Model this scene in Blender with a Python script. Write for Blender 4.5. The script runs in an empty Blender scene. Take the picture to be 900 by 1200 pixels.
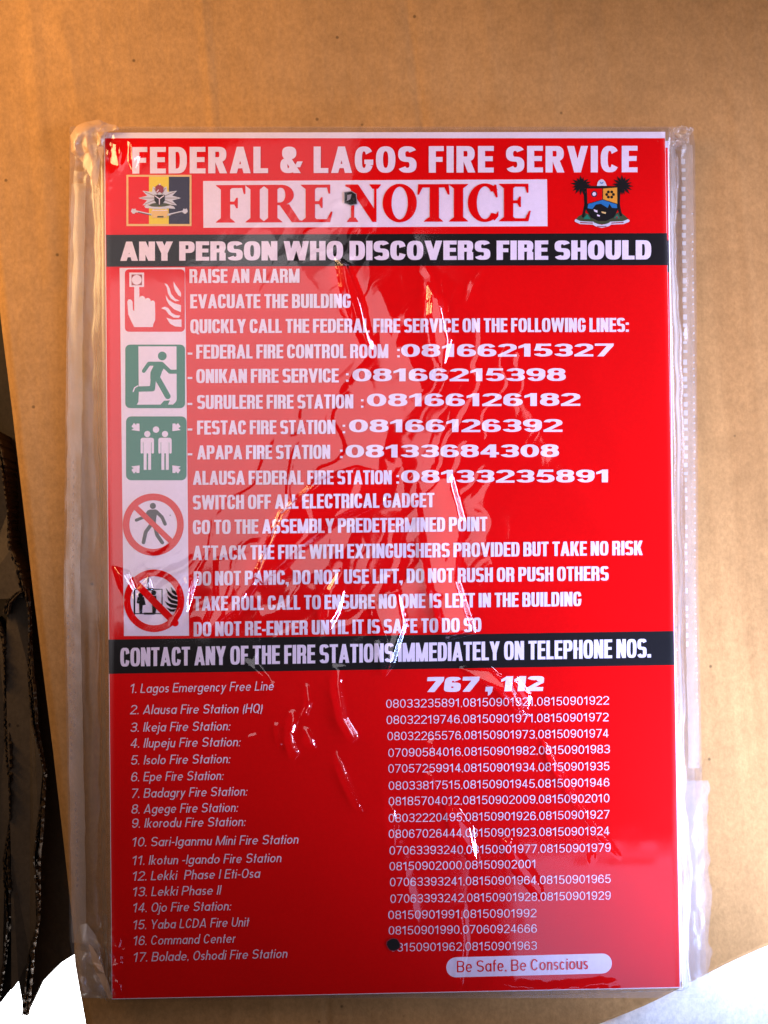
import bpy, math, random
import numpy as np
from mathutils import Matrix, Vector

random.seed(7)
rng = np.random.default_rng(11)
sc = bpy.context.scene

# ------------------------------------------------------------------ camera
T = 0.006                      # height of the top sign above the cardboard
F = 1300.0                     # focal length in photo pixels (900 x 1200)
CX, CY, CZ = -0.0120, 0.0104, 0.4126 + T
def rot_cam(a, b, c):
    return Matrix.Rotation(c, 3, 'Z') @ Matrix.Rotation(a, 3, 'X') @ Matrix.Rotation(b, 3, 'Y')
RC = rot_cam(math.radians(1.06), math.radians(-1.28), math.radians(-0.68))
cd = bpy.data.cameras.new('camera')
cam = bpy.data.objects.new('camera', cd)
sc.collection.objects.link(cam)
cam.matrix_world = Matrix.Translation((CX, CY, CZ)) @ RC.to_4x4()
cd.sensor_fit = 'VERTICAL'
cd.sensor_height = 24.0
cd.lens = F / 1200.0 * 24.0
cd.clip_start = 0.01
cd.clip_end = 50
sc.camera = cam

# ------------------------------------------------------------------ world, lamps, exposure
w = bpy.data.worlds.new('World')
sc.world = w
w.use_nodes = True
w.node_tree.nodes['Background'].inputs[0].default_value = (1.0, 0.80, 0.60, 1)
w.node_tree.nodes['Background'].inputs[1].default_value = 0.012

def area(name, loc, target, sx, sy, power, col, spread=None):
    l = bpy.data.lights.new(name, 'AREA')
    l.shape = 'RECTANGLE'
    l.size, l.size_y = sx, sy
    l.energy = power
    if spread: l.spread = math.radians(spread)
    l.color = col
    o = bpy.data.objects.new(name, l)
    sc.collection.objects.link(o)
    o.location = loc
    d = Vector(target) - Vector(loc)
    o.rotation_euler = d.to_track_quat('-Z', 'Y').to_euler()
    return o

sc.view_settings.view_transform = 'Standard'
sc.view_settings.look = 'None'
sc.view_settings.exposure = 0.0
sc.view_settings.gamma = 1.0
sc.view_settings.use_curve_mapping = False

# ------------------------------------------------------------------ photo pixel <-> place
_R = np.array(RC)
def P(x, y, z=T):
    """point of the horizontal plane at height z seen at photo pixel (x, y)"""
    d = _R @ np.array([(x - 450.0) / F, (600.0 - y) / F, -1.0])
    t = (z - CZ) / d[2]
    return (CX + d[0] * t, CY + d[1] * t, z)
def Pn(x, y, z):
    x = np.asarray(x, float); y = np.asarray(y, float)
    d = np.stack([(x - 450.0) / F, (600.0 - y) / F, -np.ones_like(x)], -1) @ _R.T
    t = (z - CZ) / d[..., 2]
    return CX + d[..., 0] * t, CY + d[..., 1] * t
MM = 3.15                      # photo pixels per millimetre on the sign, about

# the lamps: a tall bright opening whose mirror image lies on the upper left of the wrapper,
# an added lamp mirrored at its lower right, a warm lamp on the left
HL = 1.0
def mirror_lamp(name, x0, y0, x1, y1, radiance, col):
    k = 1 + HL / (CZ - T)
    a = P(x0, y0); b = P(x1, y1)
    cx, cy = (a[0] + b[0]) / 2, (a[1] + b[1]) / 2
    lx = CX + (cx - CX) * k; ly = CY + (cy - CY) * k
    sx = abs(b[0] - a[0]) * k; sy = abs(b[1] - a[1]) * k
    return area(name, (lx, ly, HL + T), (lx, ly, 0), sx, sy, radiance * math.pi * sx * sy, col)
mirror_lamp('window_light', 30, 274, 500, 722, 1.6, (1.0, 0.92, 0.98))
mirror_lamp('window_top_light', 30, 168, 440, 272, 0.60, (1.0, 0.92, 1.0))
mirror_lamp('lower_right_mirror_light', 600, 1000, 900, 1190, 1.5, (0.42, 0.55, 1.0))  # added lamp, mirrored as the bright patch at the film's lower right
def lamp(name, loc, target, sx, sy, rgb, spread=None):
    '''rgb = strength per channel (what a white card a metre away would show)'''
    m = max(rgb)
    area(name, loc, target, sx, sy, 9.87 * m, tuple(c / m for c in rgb), spread)
lamp('warm_light_left', (-0.34, 0.24, 0.14), (-0.14, 0.19, 0), 0.18, 0.28, (0.083, 0.052, 0.023), 100)
lamp('daylight_right', (0.33, 0.11, 0.15), (0.13, 0.07, 0), 0.16, 0.22, (0.033, 0.035, 0.052), 76)
lamp('daylight_lower_right', (0.28, -0.17, 0.10), (0.17, -0.09, 0), 0.13, 0.14, (0.038, 0.050, 0.088), 63)
area('floor_fill_light', (-0.13, -0.60, -0.13), (-0.14, -0.26, -0.28), 0.30, 0.08, 9.0, (0.95, 0.97, 1.0), 90)  # added lamp below lid height, aimed only at the floor to brighten it

# ------------------------------------------------------------------ materials
def nt(name):
    m = bpy.data.materials.new(name)
    m.use_nodes = True
    return m, m.node_tree.nodes, m.node_tree.links, m.node_tree.nodes['Principled BSDF']

def ink(name, col, rough=0.38, vary=0.06, spec=0.35):
    m, n, l, b = nt(name)
    tc = n.new('ShaderNodeTexCoord')
    t = n.new('ShaderNodeTexNoise'); t.inputs['Scale'].default_value = 900; t.inputs['Detail'].default_value = 3
    t2 = n.new('ShaderNodeTexNoise'); t2.inputs['Scale'].default_value = 35
    l.new(tc.outputs['Object'], t.inputs['Vector']); l.new(tc.outputs['Object'], t2.inputs['Vector'])
    ad = n.new('ShaderNodeMath'); ad.operation = 'ADD'
    l.new(t.outputs[0], ad.inputs[0]); l.new(t2.outputs[0], ad.inputs[1])
    mr = n.new('ShaderNodeMapRange')
    mr.inputs[1].default_value = 0.6; mr.inputs[2].default_value = 1.4
    mr.inputs[3].default_value = 1 - vary; mr.inputs[4].default_value = 1 + vary
    l.new(ad.outputs[0], mr.inputs[0])
    mx = n.new('ShaderNodeVectorMath'); mx.operation = 'SCALE'
    mx.inputs[0].default_value = col
    l.new(mr.outputs[0], mx.inputs['Scale'])
    l.new(mx.outputs[0], b.inputs['Base Color'])
    b.inputs['Roughness'].default_value = rough
    b.inputs['Specular IOR Level'].default_value = spec
    bp = n.new('ShaderNodeBump'); bp.inputs['Strength'].default_value = 0.08; bp.inputs['Distance'].default_value = 0.0002
    l.new(t2.outputs[0], bp.inputs['Height']); l.new(bp.outputs[0], b.inputs['Normal'])
    return m

M = {
    'white': ink('white_print', (0.90, 0.76, 0.94)),
    'board': ink('white_board', (0.90, 0.78, 0.92), 0.45),
    'red': ink('red_print', (0.80, 0.0006, 0.0024), 0.5, 0.05, 0.06),
    'black': ink('black_print', (0.012, 0.010, 0.011), 0.45, 0.10, 0.12),
    'grey': ink('grey_print', (0.035, 0.025, 0.03)),
    'green': ink('green_print', (0.012, 0.20, 0.13)),
    'darkred': ink('dark_red_print', (0.32, 0.02, 0.04)),
    'yellow': ink('yellow_print', (0.88, 0.66, 0.03)),
    'peach': ink('peach_print', (0.85, 0.55, 0.22)),
    'navy': ink('navy_print', (0.015, 0.010, 0.05)),
    'silver': ink('silver_print', (0.66, 0.66, 0.82)),
    'pale': ink('pale_grey_print', (0.34, 0.30, 0.36)),
    'olive': ink('olive_print', (0.06, 0.07, 0.03)),
    'blue': ink('blue_print', (0.02, 0.18, 0.50)),
    'orange': ink('orange_print', (0.85, 0.36, 0.04)),
    'hole': ink('hole_shade', (0.004, 0.004, 0.005), 0.7),
}

def cardboard(name, col, flute=True, rough=0.85, scale=1.0):
    m, n, l, b = nt(name)
    tc = n.new('ShaderNodeTexCoord')
    mp = n.new('ShaderNodeMapping'); mp.inputs['Scale'].default_value = (1, 0.35, 1)
    l.new(tc.outputs['Object'], mp.inputs['Vector'])
    fib = n.new('ShaderNodeTexNoise'); fib.inputs['Scale'].default_value = 650; fib.inputs['Detail'].default_value = 6; fib.inputs['Roughness'].default_value = 0.7
    fx = n.new('ShaderNodeMapping'); fx.inputs['Scale'].default_value = (1, 0.75, 1)
    l.new(tc.outputs['Object'], fx.inputs['Vector']); l.new(fx.outputs[0], fib.inputs['Vector'])
    blot = n.new('ShaderNodeTexNoise'); blot.inputs['Scale'].default_value = 16; blot.inputs['Detail'].default_value = 5
    l.new(mp.outputs[0], blot.inputs['Vector'])
    mot = n.new('ShaderNodeTexNoise'); mot.inputs['Scale'].default_value = 130; mot.inputs['Detail'].default_value = 4
    l.new(tc.outputs['Object'], mot.inputs['Vector'])
    def rng_(src, a, c, lo, hi):
        r = n.new('ShaderNodeMapRange')
        r.inputs[1].default_value = a; r.inputs[2].default_value = c; r.inputs[3].default_value = lo; r.inputs[4].default_value = hi
        l.new(src, r.inputs[0]); return r.outputs[0]
    def mul(a, c):
        r = n.new('ShaderNodeMath'); r.operation = 'MULTIPLY'; l.new(a, r.inputs[0]); l.new(c, r.inputs[1]); return r.outputs[0]
    k = mul(mul(rng_(fib.outputs[0], 0.3, 0.7, 0.84, 1.16), rng_(blot.outputs[0], 0.3, 0.7, 0.86, 1.14)), rng_(mot.outputs[0], 0.3, 0.7, 0.92, 1.08))
    # sparse dark flecks in the pulp
    vor = n.new('ShaderNodeTexVoronoi'); vor.inputs['Scale'].default_value = 75
    l.new(tc.outputs['Object'], vor.inputs['Vector'])
    k = mul(k, rng_(vor.outputs['Distance'], 0.03, 0.06, 0.45, 1.0))
    v = n.new('ShaderNodeVectorMath'); v.operation = 'SCALE'; v.inputs[0].default_value = col
    l.new(k, v.inputs['Scale']); l.new(v.outputs[0], b.inputs['Base Color'])
    b.inputs['Roughness'].default_value = rough
    b.inputs['Specular IOR Level'].default_value = 0.12
    bp = n.new('ShaderNodeBump'); bp.inputs['Strength'].default_value = 0.35; bp.inputs['Distance'].default_value = 0.0004
    l.new(fib.outputs[0], bp.inputs['Height']); l.new(bp.outputs[0], b.inputs['Normal'])
    return m

CARD = cardboard('brown_cardboard', (0.415, 0.212, 0.074))
CARD_LIT = cardboard('lit_cardboard', (0.80, 0.74, 0.66))  # box cardboard with the strong light on the flap put into its colour
CARD_SHADE = cardboard('shade_cardboard', (0.035, 0.026, 0.018))  # cardboard colour darkened to carry the shade of the gap
CARD_FACE = cardboard('shaded_cardboard_face', (0.10, 0.072, 0.048))  # sheet face toned down for the same gap shade
CARD_TORN = cardboard('torn_cardboard_edge', (0.058, 0.038, 0.024))  # torn and cut edges, also toned down for the gap's shade
FLOOR = ink('white_floor', (0.80, 0.80, 0.80), 0.7)

def film_mat(name, boost=1.7, rough=0.045, haze=0.03, tint=(0.985, 0.98, 0.975), hcol=(0.85, 0.83, 0.85), bump=0.0, edge_rough=0.0):
    m, n, l, b = nt(name)
    n.remove(b)
    out = n['Material Output']
    tr = n.new('ShaderNodeBsdfTransparent'); tr.inputs[0].default_value = (*tint, 1)
    gl = n.new('ShaderNodeBsdfGlossy'); gl.inputs['Roughness'].default_value = rough
    df = n.new('ShaderNodeBsdfDiffuse'); df.inputs[0].default_value = (*hcol, 1)
    # reflectance of a thin clear sheet, the same from both sides
    ge = n.new('ShaderNodeNewGeometry')
    dt = n.new('ShaderNodeVectorMath'); dt.operation = 'DOT_PRODUCT'
    l.new(ge.outputs['Incoming'], dt.inputs[0])
    def mth(op, a_, b_=None, clamp=False):
        r = n.new('ShaderNodeMath'); r.operation = op; r.use_clamp = clamp
        for i_, q_ in enumerate((a_, b_)):
            if q_ is None: continue
            if isinstance(q_, (int, float)): r.inputs[i_].default_value = q_
            else: l.new(q_, r.inputs[i_])
        return r.outputs[0]
    ca = mth('ABSOLUTE', dt.outputs['Value'])
    pw = mth('POWER', mth('SUBTRACT', 1.0, ca, True), 5.0)
    frv = mth('ADD', mth('MULTIPLY', pw, 0.9), 0.037)
    mu = n.new('ShaderNodeMath'); mu.operation = 'MULTIPLY'; mu.inputs[1].default_value = boost; mu.use_clamp = True
    l.new(frv, mu.inputs[0])
    m1 = n.new('ShaderNodeMixShader'); m1.inputs[0].default_value = haze
    l.new(tr.outputs[0], m1.inputs[1]); l.new(df.outputs[0], m1.inputs[2])
    m2 = n.new('ShaderNodeMixShader')
    l.new(mu.outputs[0], m2.inputs[0]); l.new(m1.outputs[0], m2.inputs[1]); l.new(gl.outputs[0], m2.inputs[2])
    l.new(m2.outputs[0], out.inputs[0])
    tc = n.new('ShaderNodeTexCoord')
    if edge_rough:      # the film is hazier near its welded sides
        sp = n.new('ShaderNodeSeparateXYZ'); l.new(tc.outputs['Object'], sp.inputs[0])
        er = n.new('ShaderNodeMapRange'); er.inputs[1].default_value = 0.1025; er.inputs[2].default_value = 0.1050
        er.inputs[3].default_value = rough; er.inputs[4].default_value = edge_rough
        l.new(mth('ABSOLUTE', sp.outputs[0]), er.inputs[0]); l.new(er.outputs[0], gl.inputs['Roughness'])
    ns = n.new('ShaderNodeTexNoise'); ns.inputs['Scale'].default_value = 260; ns.inputs['Detail'].default_value = 4
    l.new(tc.outputs['Object'], ns.inputs['Vector'])
    bp = n.new('ShaderNodeBump'); bp.inputs['Strength'].default_value = bump; bp.inputs['Distance'].default_value = 0.0002
    l.new(ns.outputs[0], bp.inputs['Height'])
    l.new(bp.outputs[0], gl.inputs['Normal']); l.new(bp.outputs[0], dt.inputs[1])
    return m
FILM = film_mat('clear_film', 2.7, 0.075, 0.0, bump=0.0, edge_rough=0.36)
FILM_BACK = film_mat('clear_film_back', 1.4, 0.10, 0.07)
SEAL = film_mat('sealed_film', 1.8, 0.22, 0.22, hcol=(0.80, 0.64, 0.50), bump=0.1)
TAPE = film_mat('crumpled_tape', 1.3, 0.22, 0.62, tint=(0.97, 0.84, 0.70), hcol=(0.62, 0.38, 0.22), bump=0.2)
DASH = film_mat('perforation', 1.5, 0.2, 0.55, hcol=(0.30, 0.20, 0.16))
DASH_W = film_mat('perforation_white', 2.0, 0.25, 0.34, hcol=(0.85, 0.82, 0.80))

# ------------------------------------------------------------------ object helpers
def link_mesh(name, verts, faces, mats, parent=None, midx=None, smooth=False):
    me = bpy.data.meshes.new(name)
    me.from_pydata([tuple(v) for v in verts], [], [tuple(f) for f in faces])
    for m in (mats if isinstance(mats, (list, tuple)) else [mats]): me.materials.append(m)
    if midx is not None: me.polygons.foreach_set('material_index', midx)
    if smooth: me.polygons.foreach_set('use_smooth', [True] * len(me.polygons))
    me.update()
    o = bpy.data.objects.new(name, me)
    sc.collection.objects.link(o)
    if parent is not None: o.parent = parent
    return o

def thing(name, label, cat, group=None, loc=(0, 0, 0)):
    o = bpy.data.objects.new(name, None)
    o.empty_display_size = 0.02
    sc.collection.objects.link(o)
    o['label'] = label; o['category'] = cat
    if group: o['group'] = group
    return o

# ------------------------------------------------------------------ printed artwork: polygons in photo pixels laid on the sign
class Art:
    """flat ink shapes; each new shape lies 4 micrometres above the one before"""
    def __init__(s, z): s.z = z; s.v = []; s.f = []; s.m = []; s.mats = []; s.k = 0
    def mi(s, c):
        if c not in s.mats: s.mats.append(c)
        return s.mats.index(c)
    def poly(s, pts, c, step=True):
        if step: s.k += 1
        z = s.z + s.k * 4e-6
        a = sum(pts[i][0] * pts[(i + 1) % len(pts)][1] - pts[(i + 1) % len(pts)][0] * pts[i][1] for i in range(len(pts)))
        if a > 0: pts = pts[::-1]          # pixel y runs down: keep the faces looking up
        b = len(s.v)
        for p in pts: q = P(p[0], p[1]); s.v.append((q[0], q[1], z))
        s.f.append(tuple(range(b, b + len(pts)))); s.m.append(s.mi(c))
    def strip(s, L, R, c, close=False):
        s.k += 1
        n = len(L)
        for i in range(n if close else n - 1):
            j = (i + 1) % n
            s.poly([L[i], R[i], R[j], L[j]], c, False)
    def disc(s, x, y, r, c, ry=None, n=28):
        ry = ry or r
        s.poly([(x + r * math.cos(t * 2 * math.pi / n), y + ry * math.sin(t * 2 * math.pi / n)) for t in range(n)], c)
    def ring(s, x, y, ro, ri, c, n=48, e=1.0):
        a = [t * 2 * math.pi / n for t in range(n)]
        s.strip([(x + ro * math.cos(t), y + ro * e * math.sin(t)) for t in a], [(x + ri * math.cos(t), y + ri * e * math.sin(t)) for t in a], c, True)
    def rrect(s, x0, y0, x1, y1, r, c, dy=0, n=7):
        pts = []
        for (cx, cy, a0) in ((x1 - r, y0 + r, -90), (x1 - r, y1 - r, 0), (x0 + r, y1 - r, 90), (x0 + r, y0 + r, 180)):
            for i in range(n + 1):
                a = math.radians(a0 + 90 * i / n)
                px, py = cx + r * math.cos(a), cy + r * math.sin(a)
                pts.append((px, py + dy * (px - x0) / (x1 - x0)))
        s.poly(pts, c)
    def limb(s, pts, w_, c):
        for (a, b) in zip(pts[:-1], pts[1:]):
            dx, dy = b[0] - a[0], b[1] - a[1]; L = math.hypot(dx, dy) or 1
            t = math.atan2(dy, dx); out = []
            for i in range(9): q = t + math.pi / 2 + math.pi * i / 8; out.append((a[0] + w_ / 2 * math.cos(q), a[1] + w_ / 2 * math.sin(q)))
            for i in range(9): q = t - math.pi / 2 + math.pi * i / 8; out.append((b[0] + w_ / 2 * math.cos(q), b[1] + w_ / 2 * math.sin(q)))
            s.poly(out, c)
    def build(s, name, parent):
        return link_mesh(name, s.v, s.f, [M[c] for c in s.mats], parent, s.m)

class Zoom:
    """art drawn in the coordinates of an enlargement: ox, oy = its origin, k = its scale"""
    def __init__(s, art, ox, oy, k): s.a, s.ox, s.oy, s.k = art, ox, oy, k
    def q(s, p): return (s.ox + p[0] / s.k, s.oy + p[1] / s.k)
    def poly(s, pts, c): s.a.poly([s.q(p) for p in pts], c)
    def disc(s, x, y, r, c, ry=None): p = s.q((x, y)); s.a.disc(p[0], p[1], r / s.k, c, (ry or r) / s.k)
    def ring(s, x, y, ro, ri, c, e=1.0): p = s.q((x, y)); s.a.ring(p[0], p[1], ro / s.k, ri / s.k, c, e=e)
    def rrect(s, x0, y0, x1, y1, r, c): a = s.q((x0, y0)); b = s.q((x1, y1)); s.a.rrect(a[0], a[1], b[0], b[1], r / s.k, c)
    def limb(s, pts, w_, c): s.a.limb([s.q(p) for p in pts], w_ / s.k, c)
    def rect(s, x0, y0, x1, y1, c): s.poly([(x0, y0), (x1, y0), (x1, y1), (x0, y1)], c)

# ------------------------------------------------------------------ lettering: every letter drawn as strokes
class Font:
    def __init__(s, stem, bar, n=2.4, W=0.55, gap=0.09, space=0.28, xh=0.66):
        s.s, s.b, s.n, s.W, s.gap, s.space, s.xh = stem, bar, n, W, gap, space, xh
        s.cache = {}
    def glyph(s, ch):
        if ch not in s.cache: s.cache[ch] = s.make(ch)
        return s.cache[ch]
    def make(s, ch):
        S, B, N, W = s.s, s.b, s.n, s.W
        out = []
        def V(x, y0, y1): out.append([[(x - S / 2, y0), (x + S / 2, y0), (x + S / 2, y1), (x - S / 2, y1)]])
        def H(x0, x1, y, t=None):
            t = t or B
            if x1 > x0: out.append([[(x0, y - t / 2), (x1, y - t / 2), (x1, y + t / 2), (x0, y + t / 2)]])
        def D(x0, y0, x1, y1, t=None):
            t = t or S * 1.04
            out.append([[(x0 - t / 2, y0), (x0 + t / 2, y0), (x1 + t / 2, y1), (x1 - t / 2, y1)]])
        def PG(*p): out.append([list(p)])
        def arc(cx, cy, rx, ry, a0, a1, k=None):
            """centre line = superellipse"""
            k = k or max(6, int(abs(a1 - a0) / 12))
            e = 2 / N; L = []; R = []
            for i in range(k + 1):
                a = math.radians(a0 + (a1 - a0) * i / k)
                c, d = math.cos(a), math.sin(a)
                sg = lambda v: (1 if v >= 0 else -1)
                ux, uy = sg(c) * abs(c) ** e, sg(d) * abs(d) ** e
                nx, ny = sg(c) * abs(c) ** (2 - e), sg(d) * abs(d) ** (2 - e)
                # outer and inner outlines are superellipses of their own
                L.append((cx + (rx + S / 2) * ux, cy + (ry + B / 2) * uy))
                R.append((cx + (rx - S / 2) * ux, cy + (ry - B / 2) * uy))
            out.append([[L[i], R[i], R[i + 1], L[i + 1]] for i in range(k)])
        def off(yo, ry): return math.degrees(math.asin(min(1, max(0, yo / ry)) ** (N / 2)))
        def bowl(x0, x1, y0, y1, left=False):
            """half ring from x0 (stem side) to x1, outer extents"""
            h = (y1 - y0); r = min(h / 2, abs(x1 - x0) * 0.85)
            ry = (h - B) / 2; cy = (y0 + y1) / 2
            if not left:
                xc = x1 - r; H(x0, xc, y0 + B / 2); H(x0, xc, y1 - B / 2)
                arc(xc, cy, x1 - S / 2 - xc, ry, -90, 90)
            else:
                xc = x0 + r; H(xc, x1, y0 + B / 2); H(xc, x1, y1 - B / 2)
                arc(xc, cy, xc - x0 - S / 2, ry, 90, 270)
        def ell(x0, x1, y0, y1, a0=0, a1=360):
            arc((x0 + x1) / 2, (y0 + y1) / 2, (x1 - x0 - S) / 2, (y1 - y0 - B) / 2, a0, a1)
        w = W; ry = (1 - B) / 2; X = s.xh; lw = W * 0.86
        if ch in 'O0':
            w = W * (1.06 if ch == 'O' else 1.0); ell(0, w, 0, 1)
        elif ch == 'Q':
            w = W * 1.06; ell(0, w, 0, 1); D(w * 0.95, -0.08, w * 0.62, 0.26, S * 0.8)
        elif ch == 'C':
            a = off(0.17 * (1 if N > 2.5 else 1.5), ry); ell(0, w, 0, 1, a, 360 - a)
        elif ch == 'G':
            a = off(0.18 * (1 if N > 2.5 else 1.4), ry); ell(0, w, 0, 1, a, 270)
            arc(w / 2, 0.5, (w - S) / 2, ry, 270, 360 - off(0.20, ry)); V(w - S / 2, 0.29, 0.5); H(w * 0.52, w, 0.5 - B * 0.45, B * 0.9)
        elif ch == 'S' or ch == '$':
            r4 = (1 - B) / 4; e1 = off(0.10, r4) if N > 2.5 else 25
            arc(w / 2, 1 - B / 2 - r4, (w - S) / 2, r4, e1, 270); arc(w / 2, B / 2 + r4, (w - S) / 2, r4, 90, -180 + e1)
        elif ch == 'U':
            r = min(0.42, w / 2 * 1.2); V(S / 2, r, 1); V(w - S / 2, r, 1); arc(w / 2, r, (w - S) / 2, r - B / 2, 180, 360)
        elif ch == 'J':
            w = W * 0.7; r = 0.3; V(w - S / 2, r, 1); arc(w / 2 - .02, r, (w - S) / 2 + .02, r - B / 2, 200, 360)
        elif ch == 'I': w = S; V(S / 2, 0, 1)
        elif ch == 'H': V(S / 2, 0, 1); V(w - S / 2, 0, 1); H(S, w - S, 0.52)
        elif ch == 'E': w = W * 0.86; V(S / 2, 0, 1); H(S, w, 1 - B / 2); H(S, w, B / 2); H(S, w * 0.94, 0.52)
        elif ch == 'F': w = W * 0.82; V(S / 2, 0, 1); H(S, w, 1 - B / 2); H(S, w * 0.92, 0.50)
        elif ch == 'L': w = W * 0.80; V(S / 2, 0, 1); H(S, w, B / 2)
        elif ch == 'T': w = W * 0.90; V(w / 2, 0, 1 - B); H(0, w, 1 - B / 2)
        elif ch == 'P': V(S / 2, 0, 1); bowl(S, w, 0.40, 1)
        elif ch == 'B': w = W * 1.02; V(S / 2, 0, 1); bowl(S, w * 0.97, 0.52 - B / 2, 1); bowl(S, w, 0, 0.52 + B / 2)
        elif ch == 'D': V(S / 2, 0, 1); bowl(S, w, 0, 1)
        elif ch == 'R':
            w = W * 1.02; V(S / 2, 0, 1); bowl(S, w * 0.97, 0.42, 1)
            if N > 2.5: V(w * 0.97 - S / 2, 0, 0.40); H(w * 0.6, w * .9, 0.42, B * .6)
            else: D(w - S * 0.5, 0, w * 0.55, 0.46)
        elif ch in 'AV':
            w = W * 1.14; t = S * 1.0; ta = t * 0.95; dx = w / 2 - ta / 2; yi = (w / 2 - t) / dx
            p1 = [(0, 0), (t, 0), (w / 2, yi), (w / 2, 1), (w / 2 - ta / 2, 1)]
            p2 = [(w - x, y) for x, y in p1]
            if ch == 'V': p1 = [(x, 1 - y) for x, y in p1]; p2 = [(x, 1 - y) for x, y in p2]
            PG(*p1); PG(*p2)
            if ch == 'A': H(w * 0.22, w * 0.78, 0.17 + B / 2, B * 0.85)
        elif ch == 'W':
            w = W * 1.62; t = S * 0.92; a = t / 2
            D(a, 1, w * 0.27, 0, t); D(w * 0.27, 0, w / 2, 1, t); D(w / 2, 1, w * 0.73, 0, t); D(w * 0.73, 0, w - a, 1, t)
        elif ch == 'M':
            w = W * 1.34; V(S / 2, 0, 1); V(w - S / 2, 0, 1); D(S * 0.55, 1, w / 2, 0.0, S * 0.9); D(w - S * 0.55, 1, w / 2, 0.0, S * 0.9)
        elif ch == 'N': w = W * 1.02; V(S / 2, 0, 1); V(w - S / 2, 0, 1); D(S * 0.55, 1, w - S * 0.55, 0, S * 1.0)
        elif ch == 'K': w = W * 1.06; V(S / 2, 0, 1); D(S * 1.1, 0.38, w - S * 0.55, 1); D(w - S * 0.52, 0, S * 1.25, 0.62)
        elif ch == 'X': w = W * 1.05; D(S / 2, 0, w - S / 2, 1); D(w - S / 2, 0, S / 2, 1)
        elif ch == 'Y': w = W * 1.08; V(w / 2, 0, 0.46); D(w / 2, 0.40, S / 2, 1); D(w / 2, 0.40, w - S / 2, 1)
        elif ch == 'Z': w = W * 0.85; H(0, w, 1 - B / 2); H(0, w, B / 2); D(S / 2, B, w - S / 2, 1 - B)
        elif ch == '&':
            w = W * 1.15; arc(w * 0.42, 0.76, w * 0.17, 0.24 - B / 2, 0, 360); arc(w * 0.38, 0.29, w * 0.38 - S / 2, 0.29 - B / 2, 120, 350)
            D(w - S * 0.6, 0, w * 0.26, 0.66)
            D(w * .80, .22, w * .93, .44, S * .8)
        elif ch == '1': w = W * 0.72; V(w * 0.66, 0, 1); PG((0.0, 0.62), (w * 0.66 - S / 2, 0.74), (w * 0.66 - S / 2, 0.97), (0.0, 0.80)) if S > .15 else PG((0.0, 0.68), (w * 0.66 - S / 2, 0.80), (w * 0.66 - S / 2, 0.97), (0.0, 0.80))
        elif ch == '2':
            r = 0.29; arc(w / 2, 1 - r, (w - S) / 2, r - B / 2, 170, 0); arc(w / 2, 1 - r, (w - S) / 2, r - B / 2, 0, -35)
            D(S * 0.6, B * 0.9, w * 0.82, 0.60, S * 1.05); H(0, w, B / 2)
        elif ch == '3':
            r4 = (1 - B) / 4
            arc(w / 2, 1 - B / 2 - r4, (w - S) / 2 * .96, r4, 165, -90); arc(w / 2, B / 2 + r4, (w - S) / 2, r4, 90, -165); H(w * 0.3, w * 0.5, 0.5)
        elif ch == '4': V(w * 0.68, 0, 1); H(0, w, 0.22 + B / 2); D(S * .45, .22 + B, w * .68 - S * .1, 1, S * .9)
        elif ch == '5':
            H(w * 0.14, w * 0.93, 1 - B / 2); D(S * 0.55, 0.46, w * 0.14 + S * .5, 1, S * 0.9)
            h = 0.64; arc(w / 2, h / 2, (w - S) / 2, (h - B) / 2, 140, -160)
        elif ch in '69':
            h = 0.62; g0 = len(out)
            arc(w / 2, h / 2, (w - S) / 2, (h - B) / 2, 0, 360)
            arc(w / 2, 0.5, (w - S) / 2, (1 - B) / 2, 30, 200)
            if ch == '9':
                for g in out:
                    for qd in g: qd[:] = [(w - x, 1 - y) for x, y in qd]
        elif ch == '7': H(0, w, 1 - B / 2); D(w * 0.30, 0, w - S * 0.55, 1 - B)
        elif ch == '8': ell(w * .03, w * .97, 0.47, 1); ell(0, w, 0, 0.47 + B)
        # lower case
        elif ch == 'a': w = lw; ell(0, w, 0, X); V(w - S / 2, 0, X)
        elif ch == 'b': w = lw; ell(0, w, 0, X); V(S / 2, 0, 1.04)
        elif ch == 'd': w = lw; ell(0, w, 0, X); V(w - S / 2, 0, 1.04)
        elif ch == 'p': w = lw; ell(0, w, 0, X); V(S / 2, -0.3, X)
        elif ch == 'q': w = lw; ell(0, w, 0, X); V(w - S / 2, -0.3, X)
        elif ch == 'g': w = lw; ell(0, w, 0, X); V(w - S / 2, -0.05, X); arc(w / 2, -0.05, (w - S) / 2, 0.25 - B / 2, 0, -150)
        elif ch == 'o': w = lw; ell(0, w, 0, X)
        elif ch == 'c': w = lw * 0.85; ell(0, w, 0, X, 42, 318)
        elif ch == 'e': w = lw; ell(0, w, 0, X, 0, 318); H(S * .7, w - S * .5, X / 2, B * 0.85)
        elif ch == 's':
            w = lw * 0.7; r4 = (X - B) / 4
            arc(w / 2, X - B / 2 - r4, (w - S) / 2, r4, 30, 270); arc(w / 2, B / 2 + r4, (w - S) / 2, r4, 90, -150)
        elif ch in 'nhmr':
            w = lw * (0.86 if ch != 'r' else 0.5); V(S / 2, 0, X if ch != 'h' else 1.04)
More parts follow.
